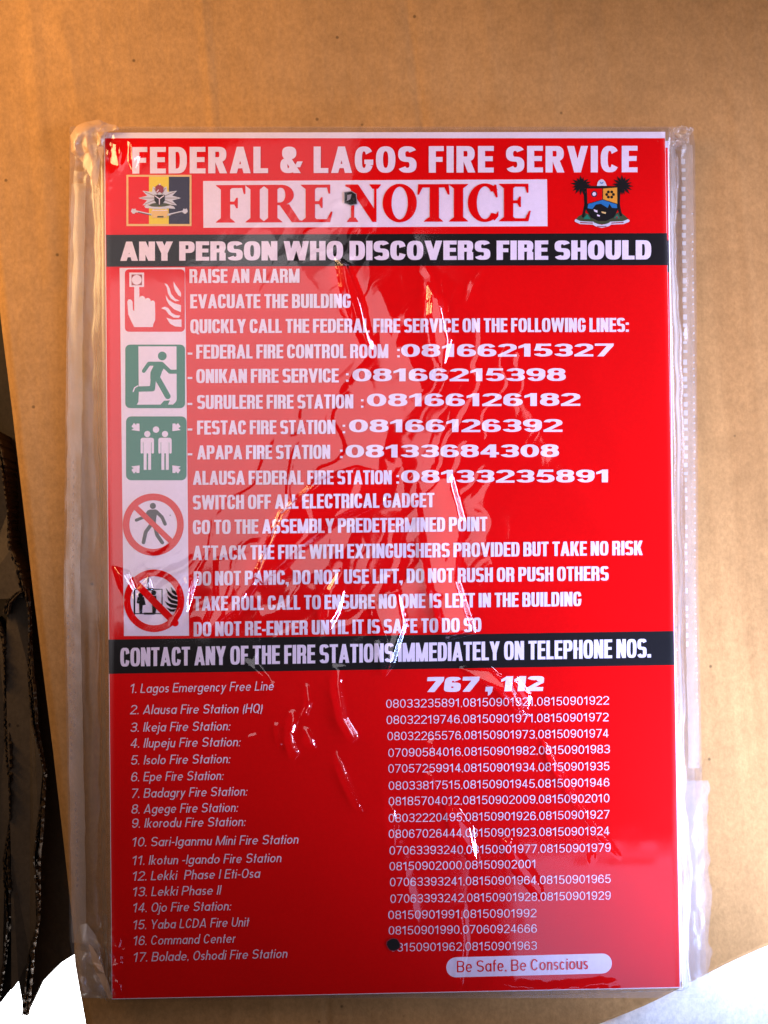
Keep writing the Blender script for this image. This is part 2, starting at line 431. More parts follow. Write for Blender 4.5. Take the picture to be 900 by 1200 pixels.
            if ch == 'r': arc(w * .95, X * .55, w * .95 - S / 2, X * .45 - B / 2, 90, 165)
            else:
                r = (w - S) / 2; arc(w / 2, X * 0.62, r, X * 0.38 - B / 2, 0, 180); V(w - S / 2, 0, X * 0.62)
                if ch == 'm':
                    arc(w / 2 + w - S, X * 0.62, r, X * 0.38 - B / 2, 0, 180); V(2 * w - S * 1.5, 0, X * 0.62); w = 2 * w - S
        elif ch == 'u': w = lw * 0.86; r = (w - S) / 2; V(S / 2, X * .4, X); V(w - S / 2, 0, X); arc(w / 2, X * 0.4, r, X * 0.4 - B / 2, 180, 360)
        elif ch == 'i': w = S; V(S / 2, 0, X); PG((0, .84), (S, .84), (S, .84 + B * 1.2), (0, .84 + B * 1.2))
        elif ch == 'j': w = S; V(S / 2, -0.25, X); PG((0, .84), (S, .84), (S, .84 + B * 1.2), (0, .84 + B * 1.2)); PG((-S, -.32), (S * .5, -.32), (S * .5, -.32 + B), (-S, -.32 + B))
        elif ch == 'l': w = S; V(S / 2, 0, 1.04)
        elif ch == 't': w = lw * 0.5; V(w * 0.5, 0, 0.92); H(0, w, X - B / 2)
        elif ch == 'f': w = lw * 0.5; V(w * 0.4, 0, 0.85); H(0, w, X - B / 2); arc(w * .4 + .14, .82, .14, .22 - B / 2, 90, 180)
        elif ch == 'k': w = lw * 0.85; V(S / 2, 0, 1.04); D(S * 1.1, 0.28, w - S * 0.55, X); D(w - S * 0.5, 0, S * 1.2, 0.42)
        elif ch == 'y': w = lw * 0.9; D(w / 2, 0, S / 2, X); D(w * 0.24, -0.3, w - S / 2, X)
        elif ch == ',': w = S * 1.05; PG((0, 0), (S, 0), (S, B * 1.2), (0, B * 1.2)); PG((S * .45, -B * 1.1), (S * .75, -B * .8), (S, 0), (S * .4, 0))
        elif ch == '.': w = S * 1.05; PG((0, 0), (S, 0), (S, B * 1.2), (0, B * 1.2))
        elif ch == ':': w = S * 1.05; PG((0, 0), (S, 0), (S, B * 1.1), (0, B * 1.1)); PG((0, .5), (S, .5), (S, .5 + B * 1.1), (0, .5 + B * 1.1))
        elif ch == '-': w = W * 0.45; H(0, w, 0.36)
        elif ch == '(': w = S * 1.6; arc(w * 1.4, .4, w * 1.2 - S / 2, .62, 125, 235)
        elif ch == ')': w = S * 1.6; arc(-w * .4, .4, w * 1.2 - S / 2, .62, -55, 55)
        else: w = s.space
        return w, out
    def layout(s, text):
        x = 0; res = []
        for i, ch in enumerate(text):
            if ch == ' ': x += s.space; continue
            w, g = s.glyph(ch)
            res.append((x, g)); x += w + s.gap
        return res, x - s.gap

def write(art, font, text, x0, x1, yb0, yb1, cap, c, shear=0.0):
    """text on the baseline (x0, yb0)-(x1, yb1), cap height in photo pixels"""
    res, W = font.layout(text)
    kx = (x1 - x0) / (W + shear)
    sl = (yb1 - yb0) / (x1 - x0)
    for (gx, g) in res:
        for stroke in g:
            art.k += 1
            if art.k > 60: art.k = 1 + (art.k % 2)
            for pg in stroke:
                pts = []
                for (u, v) in pg:
                    xx = x0 + (gx + u + v * shear) * kx
                    pts.append((xx, yb0 + (xx - x0) * sl - v * cap))
                art.poly(pts, c, False)

HELV = Font(0.255, 0.185, 2.5, 0.66, 0.10, 0.34)
IMPW = Font(0.29, 0.20, 2.8, 0.71, 0.05, 0.24)
IMP = Font(0.195, 0.15, 3.2, 0.50, 0.045, 0.19)
WIDE = Font(0.40, 0.17, 2.3, 1.20, 0.10, 0.4)
ULTRA = Font(0.62, 0.26, 3.5, 1.45, 0.10, 0.55)
ARIAL = Font(0.092, 0.082, 2.2, 0.56, 0.13, 0.28, 0.70)
ARIALB = Font(0.12, 0.10, 2.2, 0.62, 0.12, 0.28, 0.72)
FUT = Font(0.115, 0.10, 2.1, 0.66, 0.13, 0.34, 0.66)

def serif_art(art, text, x0, x1, yb0, yb1, cap, c):
    """FIRE NOTICE: bracketed serif capitals"""
    def ser(x, y, w_, up):      # flared foot or head of a stem
        h = 0.07; d = 1 if up else -1
        return [(x - w_ * 1.05, y), (x + w_ * 1.05, y), (x + w_ * 0.95, y + d * h * .45), (x + w_ * .5, y + d * h * 1.7), (x - w_ * .5, y + d * h * 1.7), (x - w_ * 0.95, y + d * h * .45)]
    S = 0.235
    def stem(x, g, a=0, b=1): g.append([[(x - S / 2, a), (x + S / 2, a), (x + S / 2, b), (x - S / 2, b)]])
    def arcs(cx, cy, rx, ry, a0, a1, s_, b_, g, k=28):
        L = []; R = []
        for i in range(k + 1):
            a = math.radians(a0 + (a1 - a0) * i / k)
            L.append((cx + rx * math.cos(a), cy + ry * math.sin(a)))
            R.append((cx + (rx - s_) * math.cos(a), cy + (ry - b_) * math.sin(a)))
        g.append([[L[i], R[i], R[i + 1], L[i + 1]] for i in range(k)])
    def glyph(ch):
        g = []
        if ch == 'I':
            stem(.2, g); g.append([ser(.2, 0, S, True)]); g.append([ser(.2, 1, S, False)]); return .4, g
        if ch in 'FE':
            stem(.2, g); g.append([ser(.2, 0, S, True)]); g.append([ser(.2, 1, S, False)])
            W = .70
            g.append([[(.2, .92), (.62, .92), (.66, .76), (.70, .76), (W, 1), (.2, 1)]])
            g.append([[(.2, .48), (.42, .48), (.47, .38), (.51, .38), (.51, .66), (.47, .66), (.42, .56), (.2, .56)]])
            if ch == 'E': g.append([[(.2, 0), (.70, 0), (.76, .28), (.72, .28), (.62, .08), (.2, .08)]]); W = .76
            return W, g
        if ch == 'R':
            stem(.2, g); g.append([ser(.2, 0, S, True)]); g.append([ser(.2, 1, S, False)])
            g.append([[(.2, .92), (.42, .92), (.42, 1), (.2, 1)]]); g.append([[(.2, .46), (.42, .46), (.42, .53), (.2, .53)]])
            arcs(.42, .73, .31, .27, -90, 90, .215, .085, g)
            g.append([[(.36, .48), (.61, .48), (.87, .06), (.92, .0), (.68, .0)]]); g.append([[(.68, 0), (.92, 0), (.92, .05), (.68, .05)]]); return .90, g
        if ch == 'N':
            W = .92
            g.append([[(.16, 0), (.24, 0), (.24, 1), (.16, 1)]]); g.append([ser(.2, 0, .14, True)])
            g.append([[(.02, 1), (.34, 1), (.80, .26), (.80, 0), (.70, 0), (.13, .90), (.02, .95)]])
            g.append([[(.74, 0), (.80, 0), (.80, 1), (.74, 1)]]); g.append([ser(.77, 1, .14, False)]); return W, g
        if ch == 'O': arcs(.42, .5, .43, .515, 0, 360, .225, .08, g, 40); return .84, g
        if ch == 'C':
            arcs(.42, .5, .43, .515, 42, 322, .225, .08, g, 36)
            g.append([[(.66, .98), (.71, .98), (.74, .64), (.70, .64), (.60, .86)]]); g.append([[(.60, .10), (.66, .14), (.76, .28), (.76, .14), (.66, .02)]]); return .77, g
        if ch == 'T':
            g.append([[(.29, 0), (.29 + S, 0), (.29 + S, 1), (.29, 1)]]); g.append([ser(.385, 0, S, True)])
            g.append([[(.0, 1), (.77, 1), (.79, .72), (.75, .72), (.66, .91), (.11, .91), (.02, .72), (-.02, .72)]]); return .77, g
    x = 0; res = []
    for ch in text:
        if ch == ' ': x += .26; continue
        W, g = glyph(ch); res.append((x, g)); x += W + .045
    kx = (x1 - x0) / (x - .045); sl = (yb1 - yb0) / (x1 - x0)
    for gx, g in res:
        for st in g:
            art.k += 1
            for pg in st:
                art.poly([(x0 + (gx + u) * kx, yb0 + (gx + u) * kx * sl - v * cap) for u, v in pg], c, False)

# ================================================================== the setting
# white floor far below the box
FZ = -0.28
link = link_mesh('floor', [(-3, -3, FZ), (3, -3, FZ), (3, 3, FZ), (-3, 3, FZ)], [(0, 1, 2, 3)], FLOOR)
link['kind'] = 'structure'

# ------------------------------------------------------------------ numpy noise
class Noise:
    def __init__(s, seed, n=64):
        s.n = n; s.g = np.random.default_rng(seed).random((n, n)) * 2 - 1
    def __call__(s, x, y):
        xi = np.floor(x).astype(int); yi = np.floor(y).astype(int)
        fx = x - xi; fy = y - yi
        fx = fx * fx * fx * (fx * (fx * 6 - 15) + 10); fy = fy * fy * fy * (fy * (fy * 6 - 15) + 10)
        n = s.n; a = s.g[yi % n, xi % n]; b = s.g[yi % n, (xi + 1) % n]; c = s.g[(yi + 1) % n, xi % n]; d = s.g[(yi + 1) % n, (xi + 1) % n]
        return (a * (1 - fx) + b * fx) * (1 - fy) + (c * (1 - fx) + d * fx) * fy
def fbm(nz, x, y, o=4, g=0.5):
    r = 0; a = 1; f = 1
    for i in range(o): r = r + a * nz(x * f + 13.7 * i, y * f + 7.1 * i); a *= g; f *= 2
    return r
N1, N2, N3, N4 = Noise(1), Noise(2), Noise(3), Noise(4)
def smooth(t): t = np.clip(t, 0, 1); return t * t * (3 - 2 * t)

def grid_mesh(name, X, Y, Z, mat, parent, keep=None, smooth_=True):
    r, c = X.shape
    idx = np.arange(r * c).reshape(r, c)
    q = np.stack([idx[1:, :-1], idx[1:, 1:], idx[:-1, 1:], idx[:-1, :-1]], -1).reshape(-1, 4)
    if keep is not None:
        kk = keep[1:, :-1] & keep[1:, 1:] & keep[:-1, 1:] & keep[:-1, :-1]
        q = q[kk.ravel()]
    me = bpy.data.meshes.new(name)
    me.vertices.add(r * c); me.vertices.foreach_set('co', np.stack([X, Y, Z], -1).astype(np.float32).ravel())
    me.loops.add(q.size); me.loops.foreach_set('vertex_index', q.ravel().astype(np.int32))
    me.polygons.add(len(q)); me.polygons.foreach_set('loop_start', np.arange(0, q.size, 4, dtype=np.int32))
    me.polygons.foreach_set('use_smooth', np.full(len(q), smooth_))
    me.update(calc_edges=True); me.validate()
    me.materials.append(mat)
    o = bpy.data.objects.new(name, me); sc.collection.objects.link(o)
    if parent is not None: o.parent = parent
    return o

def seg_dist(px, py, pts):
    """distance to a polyline, and the position along it 0..1"""
    best = np.full(px.shape, 1e9); pos = np.zeros(px.shape); side = np.zeros(px.shape)
    n = len(pts) - 1
    for i in range(n):
        (ax, ay), (bx, by) = pts[i], pts[i + 1]
        dx, dy = bx - ax, by - ay; L2 = dx * dx + dy * dy
        t = np.clip(((px - ax) * dx + (py - ay) * dy) / L2, 0, 1)
        ex, ey = px - ax - t * dx, py - ay - t * dy
        d = np.hypot(ex, ey); m = d < best
        best = np.where(m, d, best); pos = np.where(m, (i + t) / n, pos)
        side = np.where(m, np.sign(dx * ey - dy * ex), side)
    return best, pos, side

# ================================================================== the cardboard box under the signs
box = thing('cardboard_box', 'large brown cardboard box the red fire notices lie on', 'cardboard box')
import bmesh
def lx(y):       # left edge of the lid in photo pixels
    return np.interp(y, [-300, 0, 385, 480, 690, 880, 1000, 1090, 1125, 1200, 1500], [-78, -42, 1, 13, 37, 61, 75, 85, 87, 100, 140])
def by(x):       # lower right edge of the lid
    return 1228 - (x - 640) * (118 / 260.0) + 3 * np.sin(x / 37.0)
gv, gu = np.meshgrid(np.linspace(0, 1, 330), np.linspace(0, 1, 300), indexing='ij')
yy = -330 + gv * 1900
xx0 = lx(yy)
xx = xx0 + gu ** 1.0 * (1290 - xx0)
lim = by(xx)
yy = np.minimum(yy, 1e9)
# squeeze the rows so that the last one lies on the lower right edge
yy = -330 + gv * (np.minimum(lim, 1500) + 330)
xx = lx(yy) + gu * (1290 - lx(yy))
yy = -330 + gv * (np.minimum(by(xx), 1500) + 330)
X, Y = Pn(xx, yy, 0.0)
def lid_z(px, py):
    z = 0.00030 * fbm(N1, px / 110, py / 420, 3)
    lean = px - (py * 0.10)
    z = z + 0.00006 * np.sin(lean * 2 * math.pi / 17.5 + 1.5 * N2(px / 90, py / 300)) * (0.6 + 0.5 * N3(px / 60, py / 200))
    for (a, b, dpt, wd) in (((468, -60), (500, 190), -0.00045, 4), ((230, -60), (256, 190), 0.0004, 5), ((640, -50), (668, 150), -0.00015, 8),
                            ((383, 1150), (386, 1300), -0.0006, 3), ((272, 1165), (276, 1300), 0.0004, 5), ((320, 1165), (322, 1300), 0.00025, 5),
                            ((860, 100), (905, 700), 0.0002, 7), ((30, -40), (62, 330), 0.0005, 9), ((70, 20), (100, 150), 0.0003, 7), ((120, 260), (60, 700), 0.0002, 14), ((555, -60), (590, 150), 0.0002, 10), ((830, 200), (880, 900), -0.0003, 14), ((700, -40), (740, 300), -.0002, 7)):
        d, t, s = seg_dist(px, py, [a, b]); z = z + dpt * np.exp(-(d / wd) ** 2)
    return z
Z = lid_z(xx, yy) - 0.003 * smooth((lx(yy) + 9 - xx) / 9) * 0.5
lid = grid_mesh('lid_panel', X, Y, Z, CARD, box)
sm = lid.modifiers.new('thickness', 'SOLIDIFY'); sm.thickness = 0.004; sm.offset = -1; lid.data.materials.append(CARD_TORN); sm.material_offset_rim = 1
# walls of the box under the lid's edges
def ribbon(name, pts, z0, z1, th, mat, parent):
    v = []; f = []
    for (x, y) in pts:
        a = P(x, y, 0.0); v.append((a[0] + .002, a[1] + .002, z1)); v.append((a[0] + .002, a[1] + .002, z0))
    for i in range(len(pts) - 1): f.append((2 * i, 2 * i + 1, 2 * i + 3, 2 * i + 2))
    o = link_mesh(name, v, f, mat, parent)
    s_ = o.modifiers.new('thickness', 'SOLIDIFY'); s_.thickness = th; s_.offset = 0
    return o
ys = list(range(-300, 1450, 70))
ribbon('side_panel', [(lx(y) + 8, y) for y in ys], FZ, -0.0045, 0.004, CARD, box)
ribbon('side_panel', [(x, min(by(x), 1500) - 8) for x in range(150, 1290, 60)], FZ, -0.0045, 0.004, CARD, box)
# flap beyond the lower right edge
gv, gu = np.meshgrid(np.linspace(0, 1, 60), np.linspace(0, 1, 160), indexing='ij')
fx_ = 560 + gu * 760
fy_ = by(fx_) + 6 + 0.055 * (fx_ - 560) + 2.0 * N1(fx_ / 25, fx_ * 0) + gv * 420
fz = -0.0012 - 0.0016 * smooth(1 - gv * 30)  + 0.0003 * fbm(N2, fx_ / 120, fy_ / 120, 3) - (fx_ - 560) / 3150 * 0.22
X, Y = Pn(fx_, fy_, -0.002)
flap = grid_mesh('side_flap', X, Y, fz, CARD_LIT, box)
flap['label'] = 'flap beyond the slanting edge at lower right, strong light put into its pale colour'
s_ = flap.modifiers.new('thickness', 'SOLIDIFY'); s_.thickness = 0.003; s_.offset = -1

# ------------------------------------------------------------------ torn cardboard standing in the dark gap on the left
def torn(name, label, pts, z, dz, lean, thick, seed, parts_mat=CARD_SHADE, face=None):
    """a torn upright sheet of corrugated cardboard: two liners with a ragged edge and the fluting between them"""
    t = thing(name, label, 'torn cardboard', 'torn cardboard sheets beside the box')
    r = random.Random(seed)
    p = []
    for i in range(len(pts) - 1):
        (ax, ay), (bx, by_) = pts[i], pts[i + 1]
        n = max(2, int(math.hypot(bx - ax, by_ - ay) / 3.0))
        for k in range(n): p.append((ax + (bx - ax) * k / n, ay + (by_ - ay) * k / n))
    p.append(pts[-1])
    for side, nm in ((-1, 'liner'), (1, 'liner')):
        v = []; f = []
        for i, (x, y) in enumerate(p):
            j = r.uniform(-1, 1)
            zz = z + 0.002 * r.uniform(-1, 1) + 0.004 * math.sin(i * 0.13 + side)
            q = P(x + side * thick * 0.9 * (1 + .8 * math.sin(i * .11 + seed)) + j * 0.5, y, zz)
            v.append(q)
            v.append((q[0] + 0.0004 * side, q[1], q[2] - 0.0012))
            v.append((q[0] + lean * dz * 0.5 + r.uniform(-1, 1) * 0.0003, q[1], z - dz * 0.5))
            v.append((q[0] + lean * dz, q[1], z - dz))
        for i in range(len(p) - 1):
            for k in range(3): a = i * 4 + k; f.append((a, a + 1, a + 5, a + 4))
        o = link_mesh(nm, v, f, [parts_mat, CARD_TORN], t, [1 if (q % 3 == 0) else 0 for q in range(len(f))])
        s_ = o.modifiers.new('thickness', 'SOLIDIFY'); s_.thickness = 0.0005; s_.offset = 0
    if face:
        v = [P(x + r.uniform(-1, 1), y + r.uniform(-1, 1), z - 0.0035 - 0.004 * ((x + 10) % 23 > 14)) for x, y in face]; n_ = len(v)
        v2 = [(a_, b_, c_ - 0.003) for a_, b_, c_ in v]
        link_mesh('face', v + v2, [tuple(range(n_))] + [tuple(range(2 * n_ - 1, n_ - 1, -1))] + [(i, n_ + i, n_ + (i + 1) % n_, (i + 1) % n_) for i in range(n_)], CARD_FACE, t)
    v = []; f = []
    for i, (x, y) in enumerate(p):
        sd = r.uniform(-1, 1) * thick * .8
        q = P(x + sd, y, z - 0.001 + 0.0015 * r.uniform(-1, 1))
        v.append(q); v.append((q[0] + lean * 0.02, q[1], q[2] - 0.02))
    for i in range(len(p) - 1): f.append((2 * i, 2 * i + 1, 2 * i + 3, 2 * i + 2))
    o = link_mesh('fluting', v, f, CARD_TORN, t)
    s_ = o.modifiers.new('thickness', 'SOLIDIFY'); s_.thickness = 0.0004; s_.offset = 0
    return t
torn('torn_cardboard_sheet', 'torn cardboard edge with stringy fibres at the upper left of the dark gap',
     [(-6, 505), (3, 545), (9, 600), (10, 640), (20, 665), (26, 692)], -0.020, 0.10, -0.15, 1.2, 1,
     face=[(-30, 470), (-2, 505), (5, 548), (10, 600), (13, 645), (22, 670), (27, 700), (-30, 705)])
torn('torn_cardboard_sheet', 'shade-darkened torn cardboard sheet with rounded upper corner standing in the gap beside the box',
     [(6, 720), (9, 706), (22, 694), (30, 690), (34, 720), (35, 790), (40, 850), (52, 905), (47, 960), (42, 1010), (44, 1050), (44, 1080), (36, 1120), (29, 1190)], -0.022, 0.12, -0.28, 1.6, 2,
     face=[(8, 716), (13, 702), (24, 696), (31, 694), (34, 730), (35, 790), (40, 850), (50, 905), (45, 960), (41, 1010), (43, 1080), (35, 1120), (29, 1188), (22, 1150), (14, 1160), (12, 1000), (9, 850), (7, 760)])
torn('torn_cardboard_sheet', 'ragged shade-darkened cardboard sheet cut by the lower left frame edge',
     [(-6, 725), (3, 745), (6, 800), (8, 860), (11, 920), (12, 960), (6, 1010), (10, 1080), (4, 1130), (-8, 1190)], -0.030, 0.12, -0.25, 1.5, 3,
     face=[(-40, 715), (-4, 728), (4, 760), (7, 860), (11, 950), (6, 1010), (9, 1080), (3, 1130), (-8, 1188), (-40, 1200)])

def plate(name, label, pts, z, mat):
    """near-black panel added deep in the gap to stand in for its shade"""
    v = [P(x, y, z) for x, y in pts]; n = len(v)
    v2 = [(a, b, c - 0.004) for a, b, c in v]
    f = [tuple(range(n))] + [tuple(range(2 * n - 1, n - 1, -1))] + [(i, n + i, n + (i + 1) % n, (i + 1) % n) for i in range(n)]
    o = link_mesh(name, v + v2, f, mat)
    o['label'] = label; o['category'] = 'cardboard'
    return o
plate('gap_shade_panel', 'near-black panel added deep in the gap to give its shade, with a ragged lower end over the white floor',
      [(-260, 300), (60, 300), (140, 1000), (100, 1085), (88, 1118), (72, 1128), (50, 1150), (30, 1192), (26, 1170), (22, 1148), (0, 1176), (-260, 1260)], -0.045, CARD_SHADE)

# ================================================================== the stack of signs
SH = 0.0014
def sheet_box(name, x0, y0, x1, y1, z, th, mat, parent, quad=None):
    q = quad or [(x0, y0), (x1, y0), (x1, y1), (x0, y1)]
    v = [P(x, y)[:2] + (z,) for x, y in q] + [P(x, y)[:2] + (z - th,) for x, y in q]
    f = [(3, 2, 1, 0), (4, 5, 6, 7)] + [(i, i + 1 if i < 3 else 0, (i + 1 if i < 3 else 0) + 4, i + 4) for i in range(4)]
    return link_mesh(name, v, f, mat, parent)
Q = [(122, 155.5), (779.5, 154.5), (797.5, 1157.5), (131, 1171)]
def qq(dx, dy, rot=0.0):
    c = (455, 660)
    return [(c[0] + (x - c[0]) * math.cos(rot) - (y - c[1]) * math.sin(rot) + dx, c[1] + (x - c[0]) * math.sin(rot) + (y - c[1]) * math.cos(rot) + dy) for x, y in Q]
def lower_sign(k, dx, dy, rot, label, cut=3):
    z = T - k * (SH + 0.00012)
    t = thing('fire_notice_sign', label, 'sign', 'stack of red fire notices in the clear bag')
    q = qq(dx, dy, rot); q = q[:2] + [(q[2][0], q[2][1] - cut), (q[3][0], q[3][1] - cut)]
    sheet_box('board', 0, 0, 0, 0, z, SH, M['board'], t, q)
    a = Art(z + 0.00003)
    def at(u, v):   # bilinear in the sign
        tx = q[0][0] + (q[1][0] - q[0][0]) * u, q[0][1] + (q[1][1] - q[0][1]) * u
        bx = q[3][0] + (q[2][0] - q[3][0]) * u, q[3][1] + (q[2][1] - q[3][1]) * u
        return (tx[0] + (bx[0] - tx[0]) * v, tx[1] + (bx[1] - tx[1]) * v)
    a.poly([at(.002, .007), at(.998, .008), at(.998, .9985), at(.002, .9985)], 'red')
    a.build('red_print', t)
    for v0, v1 in ((.118, .156), (.585, .624)):
        b = Art(z + 0.00005)
        b.poly([at(.002, v0), at(.998, v0), at(.998, v1), at(.002, v1)], 'black')
        b.build('black_band', t)
    return t
lower_sign(1, 2.5, 7, 0.006, 'second red notice of the stack, a sliver showing beyond the top one on the right', 13)
lower_sign(2, 1.0, -2.0, 0.003, 'third red notice in the stack, its white edge peeping out along the top')
lower_sign(3, 3.5, 3.0, -0.004, 'lowest red notice in the stack, resting on the clear back film')

sign = thing('fire_notice_sign', 'top red fire notice printed with white lettering and safety pictograms', 'sign', 'stack of red fire notices in the clear bag')
bd = sheet_box('board', 0, 0, 0, 0, T, SH, M['board'], sign, Q)
Z1 = T + 0.00003
a = Art(Z1); a.poly([(123, 162), (779.2, 162), (788, 640), (796.6, 1156.6), (131.6, 1170.2)], 'red'); a.build('red_print', sign)
Z2 = T + 0.00006
a = Art(Z2); a.poly([(124.3, 275.2), (781.5, 273.2), (782.2, 310.8), (124.8, 312.6)], 'black'); a.build('black_band', sign)
a = Art(Z2); a.poly([(127.2, 749.5), (789.4, 739.5), (790.1, 779.3), (127.8, 789.6)], 'black'); a.build('black_band', sign)
a = Art(Z2); a.poly([(238, 212.2), (641, 210.2), (641.6, 265.2), (238.4, 267)], 'white'); a.build('title_panel', sign)
a = Art(Z2); a.poly([(140.2, 314), (216.8, 313.5), (218.3, 430), (220.2, 600), (221.5, 745), (145.3, 745.3), (143.5, 600), (141.6, 430)], 'white'); a.build('pictogram_panel', sign)

Z3 = T + 0.0001
def line(font, text, x0, x1, y0, y1, cap, c='white', shear=0.0, name='text_line', label=None):
    a = Art(Z3); write(a, font, text, x0, x1, y0, y1, cap, c, shear); o = a.build(name, sign)
    if label: o['label'] = label
    return o
line(HELV, 'FEDERAL & LAGOS FIRE SERVICE', 155, 747, 203.5, 202, 31, name='heading')
a = Art(Z3); serif_art(a, 'FIRE NOTICE', 255, 622, 261, 259.5, 44, 'red'); a.build('title', sign)
line(IMPW, 'ANY PERSON WHO DISCOVERS FIRE SHOULD', 141, 763, 305.8, 304.2, 22.6, name='heading')
line(IMP, 'RAISE AN ALARM', 222, 351, 331.8, 331.5, 16.4)
line(IMP, 'EVACUATE THE BUILDING', 223, 411, 361.4, 361, 16.5)
line(IMP, 'QUICKLY CALL THE FEDERAL FIRE SERVICE ON THE FOLLOWING LINES:', 223, 737, 390.6, 389, 16.4)
for (t_, xa, xb, yb, cl, num, na, nb, nyb) in (
        ('FEDERAL FIRE CONTROL ROOM', 230, 455, 420.4, 465.5, '08166215327', 470, 719, 418.0),
        ('ONIKAN FIRE SERVICE', 230, 397, 449.0, 405.5, '08166215398', 413, 663, 446.8),
        ('SURULERE FIRE STATION', 231, 414, 479.4, 423.0, '08166126182', 430, 680, 476.0),
        ('FESTAC FIRE STATION', 231, 393, 509.3, 401.5, '08166126392', 409, 659, 506.4),
        ('APAPA FIRE STATION', 231, 387, 538.4, 398.5, '08133684308', 405, 655, 536.0),
        ('ALAUSA FEDERAL FIRE STATION', 226, 459, 568.2, 464.5, '08133235891', 470, 714, 565.6)):
    a = Art(Z3)
    write(a, IMP, t_, xa, xb, yb, yb - 0.7, 16.4, 'white')
    if xa > 228: write(a, IMP, '-', 220, 225.5, yb, yb, 16.4, 'white')
    write(a, IMP, ':', cl, cl + 3.2, yb - 1.5, yb - 1.5, 15, 'white')
    write(a, WIDE, num, na, nb, nyb + .3, nyb - .3, 15.0, 'white')
    a.build('text_line', sign)
for (t_, xa, xb, y0, y1) in (
        ('SWITCH OFF ALL ELECTRICAL GADGET', 226, 509, 597.2, 594.4),
        ('GO TO THE ASSEMBLY PREDETERMINED POINT', 226, 571, 626.2, 622.4),
        ('ATTACK THE FIRE WITH EXTINGUISHERS PROVIDED BUT TAKE NO RISK', 226, 753, 656.4, 650.4),
        ('DO NOT PANIC, DO NOT USE LIFT, DO NOT RUSH OR PUSH OTHERS', 227, 713, 686.4, 680.2),
        ('TAKE ROLL CALL TO ENSURE NO ONE IS LEFT IN THE BUILDING', 227, 681, 715.8, 710.2),
        ('DO NOT RE-ENTER UNTIL IT IS SAFE TO DO SO', 227, 564, 745.8, 740.4)):
    line(IMP, t_, xa, xb, y0, y1, 16.8)
line(IMP, 'CONTACT ANY OF THE FIRE STATIONS IMMEDIATELY ON TELEPHONE NOS.', 141, 763, 781.2, 770.4, 22.0, name='heading')
line(ULTRA, '767 , 112', 499, 638, 811, 809.6, 17.5, shear=0.16)
for (t_, xb, y0, y1) in (
        ('1. Lagos Emergency Free Line', 322, 812.2, 808.8), ('2. Alausa Fire Station (HQ)', 309, 837, 835.2),
        ('3. Ikeja Fire Station:', 271, 857.6, 855.6), ('4. Ilupeju Fire Station:', 283, 876.2, 874.2),
        ('5. Isolo Fire Station:', 271, 896, 894), ('6. Epe Fire Station:', 263, 915.6, 913.6),
        ('7. Badagry Fire Station:', 291, 935, 932), ('8. Agege Fire Station:', 280, 953.4, 951),
        ('9. Ikorodu Fire Station:', 289, 970, 967.6), ('10. Sari-Iganmu Mini Fire Station', 351, 992, 988.4),
        ('11. Ikotun -Igando Fire Station', 331, 1013.6, 1010), ('12. Lekki  Phase I Eti-Osa', 306, 1032, 1028.2),
        ('13. Lekki Phase II', 260, 1050.4, 1048), ('14. Ojo Fire Station:', 272, 1069, 1066.4),
        ('15. Yaba LCDA Fire Unit', 293, 1089, 1085.2), ('16. Command Center', 277, 1107.6, 1104.4),
        ('17. Bolade, Oshodi Fire Station', 338, 1127, 1122)):
    line(FUT, t_, 152 + (y0 - 812) * 0.012, xb, y0, y1, 10.8, shear=0.17)
for (t_, xa, xb, y0, y1) in (
        ('08033235891,08150901921,08150901922', 452.5, 713.5, 829.5, 825.5), ('08032219746,08150901971,08150901972', 453, 713, 848.5, 845),
        ('08032265576,08150901973,08150901974', 454, 713, 867.5, 864), ('07090584016,08150901982,08150901983', 455, 714.5, 887, 882.5),
        ('07057259914,08150901934,08150901935', 455, 714, 905.5, 902.5), ('08033817515,08150901945,08150901946', 455.5, 714, 925.5, 921.5),
        ('08185704012,08150902009,08150902010', 455.5, 714, 943.8, 940), ('08032220495,08150901926,08150901927', 455.5, 714, 963.6, 959),
        ('08067026444,08150901923,08150901924', 455.5, 714, 982, 978.4), ('07063393240,08150901977,08150901979', 456.5, 715.5, 1001.5, 998),
        ('08150902000,08150902001', 456.5, 628, 1020, 1017), ('07063393241,08150901964,08150901965', 457, 715.5, 1038.5, 1034.5),
        ('07063393242,08150901928,08150901929', 457.5, 715.5, 1058, 1054), ('08150901991,08150901992', 455, 628.5, 1077, 1074.5),
        ('08150901990,07060924666', 455.5, 629, 1095.2, 1092.5), ('08150901962,08150901963', 457.5, 629, 1115, 1112.6)):
    line(ARIAL, t_, xa, xb, y0, y1, 9.8, name='phone_number_line')
a = Art(Z2)
a.rrect(523, 1122, 717, 1145.5, 11.5, 'white', dy=-5)
b_ = a.build('slogan_badge', sign)
line(ARIALB, 'Be Safe, Be Conscious', 535.5, 689, 1139.4, 1135.4, 13.4, c='red', name='slogan')

